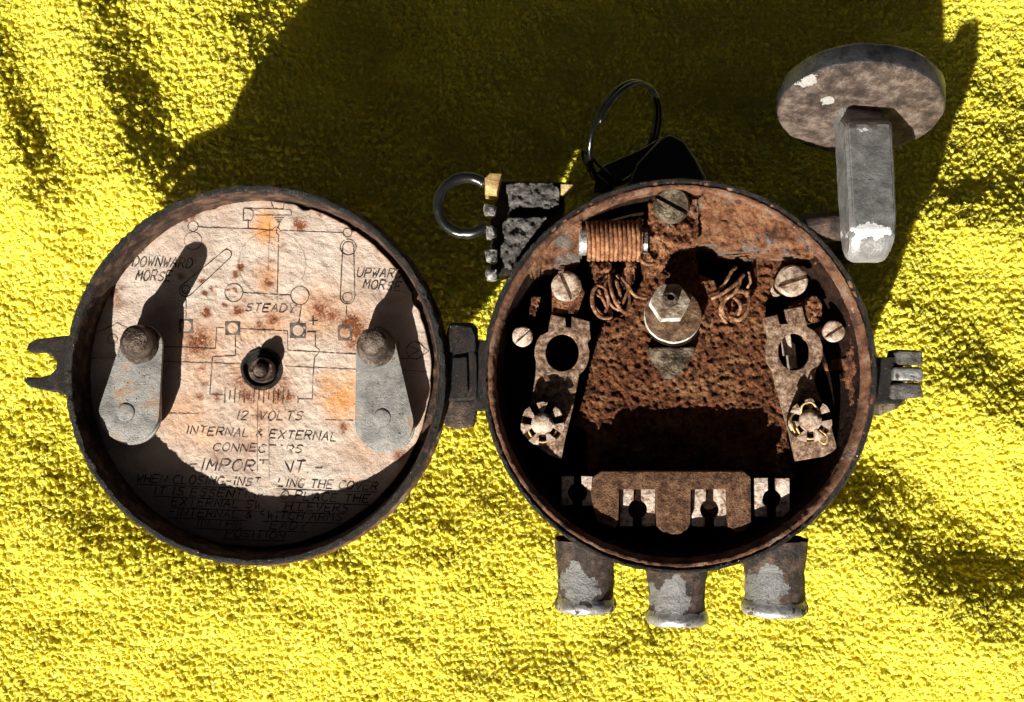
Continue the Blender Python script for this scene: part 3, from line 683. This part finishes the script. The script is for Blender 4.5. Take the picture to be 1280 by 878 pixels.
bm = new_bm(); prism(bm, [[(701, 230), (716, 231), (704, 243), (701, 243)]], -22, -60, 1); prism(bm, [[(606, 222), (612, 216), (627, 217), (621, 244), (606, 242)]], -22, -60, 3); jitter(bm, .8, .06, 4)
obj('brass_lug', bm, M_brass, clipo, 40)
# flat band bent to a C
bm = new_bm(); arcp = [(585+R2*math.cos(R(a)), 258+R2*1.0*math.sin(R(a))) for R2 in (41,) for a in range(52, 309, 8)]
tube(bm, [W(583+35.5*math.cos(R(a)), 257+35*math.sin(R(a)), -34+2*math.sin(R(a*2))) for a in range(46, 316, 6)], 7.2, 14)
jitter(bm, 1.0, .12, 8)
obj('clip_loop', bm, M_plastic, clipo, 180)

# ---------------------------------------------------------------- lid
LC = W(319, 469, 0)
bm = new_bm()
prof = [(0, -78), (222, -78), (230, -72), (233, -50), (240, -36), (242.5, -24), (241, -17), (238, -14), (237, -9), (238.5, -4), (238, 0), (235, 2.5), (232, 2), (229.5, 0), (227.5, -6), (227, -14), (227, -57), (224, -60), (0, -60)]
dense = []
for (a, b) in zip(prof, prof[1:]):
    k = max(1, int(math.hypot(a[0]-b[0], a[1]-b[1])/2.4)) if a[0] > 200 and b[0] > 200 else 1
    dense += [(a[0]+(b[0]-a[0])*i/k, a[1]+(b[1]-a[1])*i/k) for i in range(k)]
dense.append(prof[-1]); lathe(bm, dense, T(LC), 680)
for v in bm.verts:
    rr = math.hypot(v.co.x-LC.x, v.co.y-LC.y)
    if rr > 200:
        p = v.co*0.11; rd = Vector((v.co.x-LC.x, v.co.y-LC.y, 0)).normalized()
        k = 1.0 if rr > 230 else .25
        v.co += rd*(fbm(p, 5)*2.3+abs(noise.noise(v.co*.3))*.5+fbm(v.co*.5, 2)*.3)*k*.6; v.co.z += (fbm(p+Vector((9, 9, 9)), 5)*1.8+abs(noise.noise(v.co*.33+Vector((3, 3, 3))))*2.0)*k
for f in bm.faces:
    c = f.calc_center_median(); r_ = math.hypot(c.x-LC.x, c.y-LC.y)
    f.material_index = 1 if r_ < 230 else (2 if c.z < -4 else 0)
lid = obj('lid', bm, [M_black, M_lidin, M_rim], sw, 60)
# fork clasp on the left edge, hinge leaf on the right
bm = new_bm()
fork = [(92, 419), (60, 422), (45, 424), (36, 429), (31, 438), (40, 441), (56, 441), (66, 446), (70, 453), (69, 461), (62, 469), (50, 472), (30, 472), (29, 477), (38, 484), (55, 488), (75, 492), (92, 500)]
prism(bm, [fork], -8, -30, 3, seg=3); bmesh.ops.subdivide_edges(bm, edges=[e for e in bm.edges if e.calc_length() > 8], cuts=2); jitter(bm, 1.2, .12, 4)
obj('clasp_fork', bm, M_black, lid, 60)
# card
CC = W(321, 467, -50); CR = 226.5
random.seed(3)
def card_h(X, Y):
    p = Vector((X*.03, Y*.03, 4.4)); q_ = Vector((X*.11, Y*.11, 1.7))
    return -54+1.5*fbm(p, 3)+.9*(1-abs(noise.noise(q_))*2)**2+.35*fbm(q_*2.2, 2)
def edge_r(a): return CR-1.5+1.8*noise.noise(Vector((math.cos(a)*7, math.sin(a)*7, 0)))-max(0, 5*noise.noise(Vector((math.cos(a)*16, math.sin(a)*16, 3)))-.6)*(1.8 if math.sin(a) > .3 else .3)
stains_rust = [(240, 267, 5, .9), (373, 281, 6, 1), (293, 343, 3, 1), (299, 333, 4, 1), (340, 327, 3, .5), (257, 390, 5, .9), (297, 388, 6, .8), (335, 353, 4, .9), (284, 362, 2, 1), (293, 362, 2, 1),
               (137, 363, 5, .8), (147, 377, 7, .35), (151, 358, 5, .4), (437, 404, 10, .9), (445, 412, 9, .8), (440, 430, 6, .5), (247, 428, 16, .55), (233, 447, 8, .35), (252, 460, 5, .4), (256, 480, 4, .4),
               (400, 388, 12, .5), (415, 394, 10, .5), (340, 400, 8, .5), (325, 408, 8, .45), (307, 495, 10, .5), (300, 478, 10, .45), (348, 493, 12, .5), (362, 497, 6, .6), (352, 478, 10, .3),
               (428, 535, 5, .6), (500, 570, 8, .5), (280, 382, 3, .8), (322, 405, 4, .5), (249, 497, 4, .6), (270, 495, 5, .5), (252, 352, 2, 1), (263, 361, 2, 1), (226, 345, 4, .5), (352, 308, 3, .4), (305, 375, 3, .4),
               (175, 312, 4, .7), (232, 275, 3, .7), (398, 267, 3, .8), (474, 312, 5, .5), (140, 367, 3, 1), (255, 366, 2.5, .9), (325, 520, 8, .3), (310, 560, 10, .25), (270, 570, 8, .3)]
stains_och = [(331, 287, 13, 1), (331, 275, 11, .8), (334, 345, 12, .5), (330, 358, 8, .5), (428, 500, 22, .75), (412, 480, 14, .5), (232, 520, 30, .35), (250, 545, 22, .35), (325, 470, 34, .35), (440, 480, 18, .5),
              (300, 410, 26, .3), (400, 390, 26, .45), (250, 430, 26, .45), (245, 470, 16, .3), (330, 500, 30, .35), (320, 540, 14, .35), (440, 410, 20, .45), (470, 540, 30, .25), (340, 400, 20, .4)]
bm = new_bm(); layR = bm.verts.layers.float.new('rust'); layO = bm.verts.layers.float.new('ochre')
NR, NA = 92, 300
SR = [(W(a, b, -50), r_*1.05, s_) for a, b, r_, s_ in stains_rust]; SO = [(W(a, b, -50), r_*1.05, s_) for a, b, r_, s_ in stains_och]
prev = None; HC = W(327, 461, -50)
def cardv(X, Y, z=None):
    v = bm.verts.new((X, Y, card_h(X, Y) if z is None else z))
    wx = X+4*noise.noise(Vector((X*.1, Y*.1, 0))); wy = Y+4*noise.noise(Vector((X*.1, Y*.1, 7)))
    s1 = 0.0
    for c, r_, s_ in SR:
        d2 = ((wx-c.x)**2+(wy-c.y)**2)/(r_*r_)
        if d2 < 5: s1 = max(s1, s_*math.exp(-d2*.8))
    s2 = 0.0
    for c, r_, s_ in SO:
        d2 = ((wx-c.x)**2+(wy-c.y)**2)/(r_*r_)
        if d2 < 6: s2 = max(s2, s_*math.exp(-d2*.7))
    rr = math.hypot(X-CC.x, Y-CC.y)
    s2 = max(s2, .5*max(0, (rr-CR+12)/12)*(.5+noise.noise(Vector((X*.03, Y*.03, 2)))))
    v[layR] = s1; v[layO] = s2
    return v
rings = []
for k in range(NR+1):
    ring = []
    for i in range(NA):
        a = 2*PI*i/NA; t = k/NR
        hx_, hy_ = HC.x+27*math.cos(a), HC.y+27*math.sin(a); ex, ey = CC.x+edge_r(a)*math.cos(a), CC.y+edge_r(a)*math.sin(a)
        ring.append(cardv(hx_+(ex-hx_)*t, hy_+(ey-hy_)*t))
    rings.append(ring)
for A_, B_ in zip(rings, rings[1:]):
    for i in range(NA): bm.faces.new([A_[i], A_[(i+1) % NA], B_[(i+1) % NA], B_[i]])
for ring in (rings[0], rings[-1]):
    lo = [bm.verts.new((v.co.x, v.co.y, -59.5)) for v in ring]
    for i in range(NA): bm.faces.new([ring[i], ring[(i+1) % NA], lo[(i+1) % NA], lo[i]])
card = obj('diagram_card', bm, M_card, lid, 180)

# ---- the drawing and lettering on the card, as thin ink strokes following its surface
G = {'A': [[(0, 0), (.5, 1), (1, 0)], [(.2, .38), (.8, .38)]], 'B': [[(0, 0), (0, 1), (.7, 1), (.9, .8), (.7, .54), (0, .54)], [(.7, .54), (1, .3), (.8, 0), (0, 0)]],
     'C': [[(1, .85), (.7, 1), (.3, 1), (0, .7), (0, .3), (.3, 0), (.7, 0), (1, .15)]], 'D': [[(0, 0), (0, 1), (.6, 1), (1, .7), (1, .3), (.6, 0), (0, 0)]],
     'E': [[(1, 1), (0, 1), (0, 0), (1, 0)], [(0, .52), (.8, .52)]], 'F': [[(1, 1), (0, 1), (0, 0)], [(0, .52), (.75, .52)]],
     'G': [[(1, .85), (.7, 1), (.3, 1), (0, .7), (0, .3), (.3, 0), (.8, 0), (1, .4), (.6, .4)]], 'H': [[(0, 0), (0, 1)], [(1, 0), (1, 1)], [(0, .5), (1, .5)]],
     'I': [[(.5, 0), (.5, 1)]], 'L': [[(0, 1), (0, 0), (.9, 0)]], 'M': [[(0, 0), (.05, 1), (.5, .35), (.95, 1), (1, 0)]], 'N': [[(0, 0), (0, 1), (1, 0), (1, 1)]],
     'O': [[(.3, 0), (0, .3), (0, .7), (.3, 1), (.7, 1), (1, .7), (1, .3), (.7, 0), (.3, 0)]], 'P': [[(0, 0), (0, 1), (.7, 1), (1, .8), (.8, .5), (0, .45)]],
     'R': [[(0, 0), (0, 1), (.7, 1), (1, .8), (.8, .52), (0, .48)], [(.45, .48), (1, 0)]], 'S': [[(1, .88), (.6, 1), (.15, .9), (.1, .65), (.85, .42), (.9, .15), (.5, 0), (0, .12)]],
     'T': [[(0, 1), (1, 1)], [(.5, 1), (.5, 0)]], 'U': [[(0, 1), (0, .25), (.3, 0), (.7, 0), (1, .25), (1, 1)]], 'V': [[(0, 1), (.45, 0), (1, 1)]],
     'W': [[(0, 1), (.2, 0), (.5, .7), (.75, 0), (1, 1)]], 'X': [[(0, 0), (1, 1)], [(0, 1), (1, 0)]], 'Y': [[(0, 1), (.5, .5), (1, 1)], [(.5, .5), (.45, 0)]],
     '&': [[(1, 0), (.2, .75), (.4, 1), (.65, .78), (0, .25), (.3, 0), (.95, .4)]], '-': [[(.1, .5), (.9, .5)]], '.': [[(.4, 0), (.55, .04)]], '1': [[(.3, .8), (.55, 1), (.55, 0)]],
     '2': [[(0, .8), (.3, 1), (.8, .95), (.9, .7), (0, 0), (1, 0)]], ' ': []}
WEAR = [(349, 568, 15, 12), (341, 589, 17, 13), (331, 612, 20, 10), (338, 630, 16, 12), (322, 655, 10, 12)]
def worn(x, y):
    return any(((x-a)/rx)**2+((y-b)/ry)**2 < 1+.5*noise.noise(Vector((x*.2, y*.2, 0))) for a, b, rx, ry in WEAR)
def stroke(bm, pts, wd=1.1, wear=True, smooth=True):
    P = []
    for (a, b) in zip(pts, pts[1:]):
        n_ = max(1, int(math.hypot(a[0]-b[0], a[1]-b[1])/4))
        P += [(a[0]+(b[0]-a[0])*i/n_, a[1]+(b[1]-a[1])*i/n_) for i in range(n_)]
    P.append(pts[-1])
    Q = [W(a, b, -52) for a, b in P]
    prevv = None
    for i, q_ in enumerate(Q):
        d_ = (Q[min(i+1, len(Q)-1)]-Q[max(i-1, 0)]); d_.z = 0
        if d_.length < 1e-6: continue
        d_.normalize(); nn = Vector((-d_.y, d_.x, 0))*wd*.5*(1+.35*noise.noise(q_*.15))
        vs = [bm.verts.new((q_.x+s*nn.x, q_.y+s*nn.y, card_h(q_.x+s*nn.x, q_.y+s*nn.y)+.42)) for s in (1, -1)]
        if prevv and not (wear and worn(*P[i])):
            bm.faces.new([prevv[0], prevv[1], vs[1], vs[0]])
        prevv = vs
def text(s, x0_, x1_, y0_, y1_, h, wd=1.6, slant=.32, under=False):
    """one line of hand lettering from (x0,y0) to (x1,y1) on its baseline"""
    bm = new_bm(); units = sum(.55 if ch in ' ' else (.5 if ch in 'I.1' else 1.0) for ch in s); u = math.hypot(x1_-x0_, y1_-y0_)/units
    dx, dy = (x1_-x0_)/units, (y1_-y0_)/units; cx = 0.0
    for ch in s:
        cw = .55 if ch == ' ' else (.5 if ch in 'I.1' else 1.0)
        jy = random.uniform(-.5, .5); js = random.uniform(.93, 1.07)
        for pl in G.get(ch, []):
            pts = []
            for gx_, gy_ in pl:
                lx = cx+.12*cw+gx_*cw*.72; X_ = x0_+dx*lx+slant*gy_*h*.9; Y_ = y0_+dy*lx-gy_*h*js+jy
                pts.append((X_, Y_))
            stroke(bm, pts, wd*random.uniform(.9, 1.1))
        cx += cw
    if under: stroke(bm, [(x0_, y0_+2.5), ((x0_+x1_)/2, (y0_+y1_)/2+3.2), (x1_, y1_+2.5)], 1.0)
    return obj('lettering', bm, M_ink, card, 180)
text('DOWNWARD', 163, 240, 333, 335, 12); text('MORSE.', 168, 218, 350, 352, 12)
text('UPWARD', 444, 502, 346, 348, 11); text('MORSE.', 452, 506, 360, 365, 11)
text('STEADY', 305, 369, 389, 391, 10, 1.9)
text('12-VOLTS', 293, 378, 525, 526, 11, 1.4)
text('INTERNAL & EXTERNAL', 230, 422, 543, 552, 10.5, 1.5)
text('CONNECTORS', 264, 378, 564, 567, 9.5, 1.5)
text('-IMPORTANT.-', 232, 404, 588, 592, 14.5, 2.1)
text('WHEN CLOSING-INSTALLING THE COVER', 168, 472, 603, 613, 10, 1.5, under=True)
text('IT IS ESSENTIAL TO PLACE THE', 190, 462, 618, 629, 10, 1.5, under=True)
text('EXTERNAL SWITCH LEVERS', 212, 436, 632, 641, 10, 1.5, under=True)
text('-INTERNAL & SWITCH ARMS', 208, 428, 645, 652, 10, 1.5, under=True)
text('IN THE STEADY', 243, 384, 658, 663, 9.5, 1.2, under=True)
text('POSITION', 280, 356, 671, 674, 8.5, 1.2, under=True)
bm = new_bm()
ST = lambda pts, wd=1.0: stroke(bm, pts, wd, wear=False)
C_ = lambda x, y, r_, wd=1.0, **k: ST(circ(x, y, r_, 22, **k)+[circ(x, y, r_, 22, **k)[0]], wd)
ST([(304, 261), (304, 276), (313, 276), (316, 272), (316, 264), (312, 261), (304, 261)]); ST([(304, 260), (362, 262), (364, 265), (364, 269), (316, 269)], .9)
ST([(338, 252), (342, 261), (354, 261), (355, 252)], .8); ST([(342, 272), (355, 272)], .8); ST([(344, 275), (353, 275)], .8); ST([(346, 278), (351, 278)], .8)
C_(241, 283, 6.5, .9); C_(434, 291, 5.5, .9); C_(241, 301, 11, .9); ST([(248, 284), (310, 286), (340, 287.5), (343, 284), (347, 284), (350, 288), (428, 291)]); ST([(310, 276), (310, 286)])
ST([(349, 279), (348, 283), (345, 287), (345, 291), (348, 294), (346, 368)]); ST([(337, 276), (336, 300), (335, 340)], .5)
def capsule(c1, r1, c2, r2): ST(hull(c1, r1, c2, r2, 12)+[hull(c1, r1, c2, r2, 12)[0]], 1.2)
capsule((232, 363), 8, (283, 318), 6); C_(232, 362, 5, 1.1)
capsule((434, 371), 9, (435, 309), 7); C_(434, 372, 6, 1.1); C_(435, 309, 10, 1.0)
ST([(232, 372), (232, 398)]); ST([(433, 382), (432, 404)]); C_(292, 366, 11.5); C_(374.5, 369.5, 11.5); ST([(303.5, 366), (363, 369)]); ST([(376, 381), (373, 404)], 1.6)
ST([(391, 395), (391, 407)], 1.6); ST([(385, 401), (397, 401)], 1.6)
ST([(300, 411), (359, 414), (359, 438), (446, 443)]); ST([(280, 410), (270, 410), (269, 436), (203, 433)]); ST([(294, 419), (294, 445), (265, 446), (262, 493), (281, 494)], 1.2)
ST([(203, 452), (300, 455)], .9); ST([(383, 415), (394, 415), (394, 433), (399, 437), (398, 442), (393, 447), (391, 470), (390, 499), (372, 499)], 1.2); ST([(372, 495), (372, 504)], 1.2); ST([(356, 458), (446, 462)], .8)
for i in range(14):
    x = 281+i*6.1; lng = i % 2 == 0; ST([(x, 488-(3 if lng else 0)), (x-.8, 500+(4 if lng else 0))], 1.1)
ST([(211, 517), (248, 517)], .9); ST([(406, 525), (441, 526)], .9); C_(519, 438, 11, .9); ST([(498, 428), (498, 448), (512, 448)], .9); ST([(520, 427), (536, 439), (520, 450)], .9); ST([(510, 432), (524, 438), (510, 446)], .9)
ST([(500, 462), (530, 465)], .8); ST([(112, 418), (130, 412), (146, 404), (158, 410)], .9); ST([(112, 448), (150, 447)], .8); C_(140, 424, 6, .8); ST([(322, 500), (321, 590)], .5); ST([(336, 520), (336, 600)], .5)
C_(340, 330, 42, .35)
obj('wiring_diagram', bm, M_ink, card, 180)
bm = new_bm()
for (a, b, c_, d_) in ((223, 399, 241, 417), (281, 402, 300, 419), (362, 404, 382, 423), (422, 407, 440, 426)):
    mx, my = (a+c_)/2, (b+d_)/2; n_ = 24
    for rr, r2 in ((1, 0),):
        ov = []; iv = []
        for i in range(n_):
            t = 2*PI*i/n_; ct, s_ = math.cos(t), math.sin(t); k = 1/max(abs(ct), abs(s_))
            for lst, ax, ay in ((ov, mx+ct*k*(c_-a)/2, my+s_*k*(d_-b)/2), (iv, mx+ct*6.8, my+s_*6.8)):
                p = W(ax, ay, -52); lst.append(bm.verts.new((p.x, p.y, card_h(p.x, p.y)+.38)))
        for i in range(n_): bm.faces.new([ov[i], ov[(i+1) % n_], iv[(i+1) % n_], iv[i]])
obj('terminal_squares', bm, M_inkgrey, card, 180)
# centre boss of the lid
bm = new_bm(); c = W(327, 461, -55)
lathe(bm, [(27, -60), (27, -53), (25.5, -51.5), (23, -52), (21.5, -58), (0, -58.5)], T(Vector((c.x, c.y, 0))), 40); jitter(bm, .8, .1, 2); obj('boss', bm, M_black, lid, 50)
bm = new_bm(); c = W(326, 463, -35)
lathe(bm, [(16, -60), (16, -36), (14.5, -34), (10.5, -34), (9.8, -40), (0, -40)], T(Vector((c.x, c.y, 0))), 32); jitter(bm, .5, .1, 2); obj('sleeve', bm, M_knob, lid, 50)
bm = new_bm(); lathe(bm, [(0, -58), (8.8, -58), (8.8, -30), (7.5, -26), (3, -24), (0, -23.6)], T(Vector((c.x, c.y, 0))), 24); obj('centre_bolt', bm, M_knob, lid, 60)
# switch levers on the lid
def lever(c1, r1, c2, r2, riv, k0, k1, seed):
    z = -22
    bm = new_bm(); prism(bm, [hull(c1, r1, c2, r2, 28)], z, z-6, 1.4, seg=3); jitter(bm, .4, .05, seed)
    lv = obj('switch_lever', bm, M_zinc, lid, 50)
    bm = new_bm(); c1b = (c1[0]+3, c1[1]+4)
    prism(bm, [hull(c1b, r1*.97, c2, r2*.9, 28)], z-9, z-15, 1.2); obj('lower_plate', bm, M_zinc, lv, 50)
    bm = new_bm(); c = W(riv[0], riv[1], z)
    lathe(bm, [(14, z-1), (14, z-.2), (12.6, z-.1), (12.2, z-1.8), (11.6, z-1.6), (11, z+1.4), (9, z+2.0), (0, z+2.4)], T(Vector((c.x, c.y, 0))), 32); jitter(bm, .25, .15, seed)
    for f in bm.faces:
        q = f.calc_center_median(); f.material_index = 1 if 10.9 < math.hypot(q.x-c.x, q.y-c.y) < 12.9 else 0
    obj('rivet', bm, [M_zinc, M_deep], lv, 30)
    bm = new_bm(); c = W(c1[0], c1[1], -40); lathe(bm, [(0, -56), (9, -56), (9, -36), (0, -36)], T(Vector((c.x, c.y, 0))), 20); obj('pivot_post', bm, M_knob, lv, 40)
    # finger knob standing up from the narrow end
    a = W(*k0); b = W(*k1); bm = new_bm(); N_ = 14
    prof = [(25, 0), (24.5, .03), (21, .10), (19, .25), (18, .5), (17.5, .8), (16.5, .9), (13, .96), (7, .99), (0, 1)]
    rg = []
    for r_, t in prof:
        o = a.lerp(b, t)
        if r_ == 0: rg.append([bm.verts.new(o)]*36)
        else: rg.append([bm.verts.new(o+Vector((r_*math.cos(2*PI*i/36), r_*math.sin(2*PI*i/36), 0))) for i in range(36)])
    for A_, B_ in zip(rg, rg[1:]):
        for i in range(36):
            f = []
            for v in (A_[i], A_[(i+1) % 36], B_[(i+1) % 36], B_[i]):
                if v not in f: f.append(v)
            bm.faces.new(f)
    bm.faces.new(rg[0]); jitter(bm, .6, .08, seed)
    obj('knob', bm, M_knob, lv, 180)
lever((161, 516), 37.5, (177, 432), 26, (157, 516), (174, 431, -23), (168, 423, 36), 1)
lever((480, 528), 36.5, (470, 433), 24.5, (477, 523), (470, 434, -23), (465, 426, 36), 2)

# ---------------------------------------------------------------- hinge
bm = new_bm()
prism(bm, [[(548, 470), (560, 440), (566, 436), (590, 436), (596, 445), (596, 500), (560, 503), (548, 520)]], -14, -50, 4, seg=3)
bmesh.ops.subdivide_edges(bm, edges=[e for e in bm.edges if e.calc_length() > 8], cuts=2); jitter(bm, 1.3, .1, 3)
hinge = obj('hinge', bm, M_black, sw, 60)
bm = new_bm(); a = W(578, 404, -22); b = W(578, 440, -22)
tube(bm, [a, a.lerp(b, .06), a.lerp(b, .2), a.lerp(b, .5), b], [12, 16, 19.5, 20, 20], 26); jitter(bm, 1.0, .1, 4); obj('knuckle', bm, M_black, hinge, 60)
bm = new_bm(); prism(bm, [[(561, 500), (596, 500), (596, 512), (592, 534), (572, 537), (556, 532), (549, 520)]], -20, -50, 4, seg=3)
bmesh.ops.subdivide_edges(bm, edges=[e for e in bm.edges if e.calc_length() > 8], cuts=2); jitter(bm, 1.2, .1, 6); obj('knuckle', bm, M_cast, hinge, 60)
bm = new_bm(); box(bm, T(W(600, 470, -40)), 26, 90, 40, 4); jitter(bm, 1.5, .07, 2); obj('hinge_leaf', bm, M_black, hinge, 50)
bm = new_bm(); prism(bm, [[(566, 448), (583, 446), (585, 490), (568, 496), (564, 480)]], -9, -20, 2, seg=2); jitter(bm, 1.2, .15, 6); obj('hinge_pad', bm, M_black, hinge, 60)

# ---------------------------------------------------------------- key ring and fob
RC = W(781, 168, -95)
ring_t = thing('key_ring', 'thin dark steel split ring standing upright behind the rusty box', 'key ring', (RC.x, RC.y, RC.z-60))
bm = new_bm(); ax = Vector((.70, -.42, .55)).normalized()
e1 = (Vector((0, 0, 1))-ax*ax.z).normalized(); e2 = ax.cross(e1)
pts = []
for i in range(2*48-6):
    a = 2*PI*i/48+1.2; t = i/90
    pts.append(RC+(e1*math.cos(a)+e2*math.sin(a))*70+ax*(t-.5)*13)
tube(bm, pts, 3.6, 10); obj('split_ring', bm, M_steel, ring_t, 180)
bm = new_bm(); tube(bm, [W(*p) for p in spline([(760, 232, -96), (742, 216, -84), (730, 200, -76), (729, 190, -76), (736, 194, -84), (750, 208, -96), (766, 222, -108)], 6)], 2.6, 8); obj('small_link', bm, M_steel, ring_t, 180)
fc = W(815, 205, -150)
fob = thing('key_fob', 'black plastic fob on the split ring, half under the rusty box', 'key fob', (fc.x, fc.y, -200))
bm = new_bm()
prism(bm, [[(795, 205), (826, 172), (838, 167), (856, 176), (872, 200), (884, 222), (880, 250), (790, 250), (785, 232)]], -110, -165, 6, seg=4); obj('fob_case', bm, M_plastic, fob, 40)
bm = new_bm()
prism(bm, [[(758, 205), (800, 187), (826, 172), (829, 184), (805, 203), (775, 222), (765, 240), (742, 240), (745, 215)]], -118, -135, 3, seg=3); obj('fob_strap', bm, M_plastic, fob, 40)
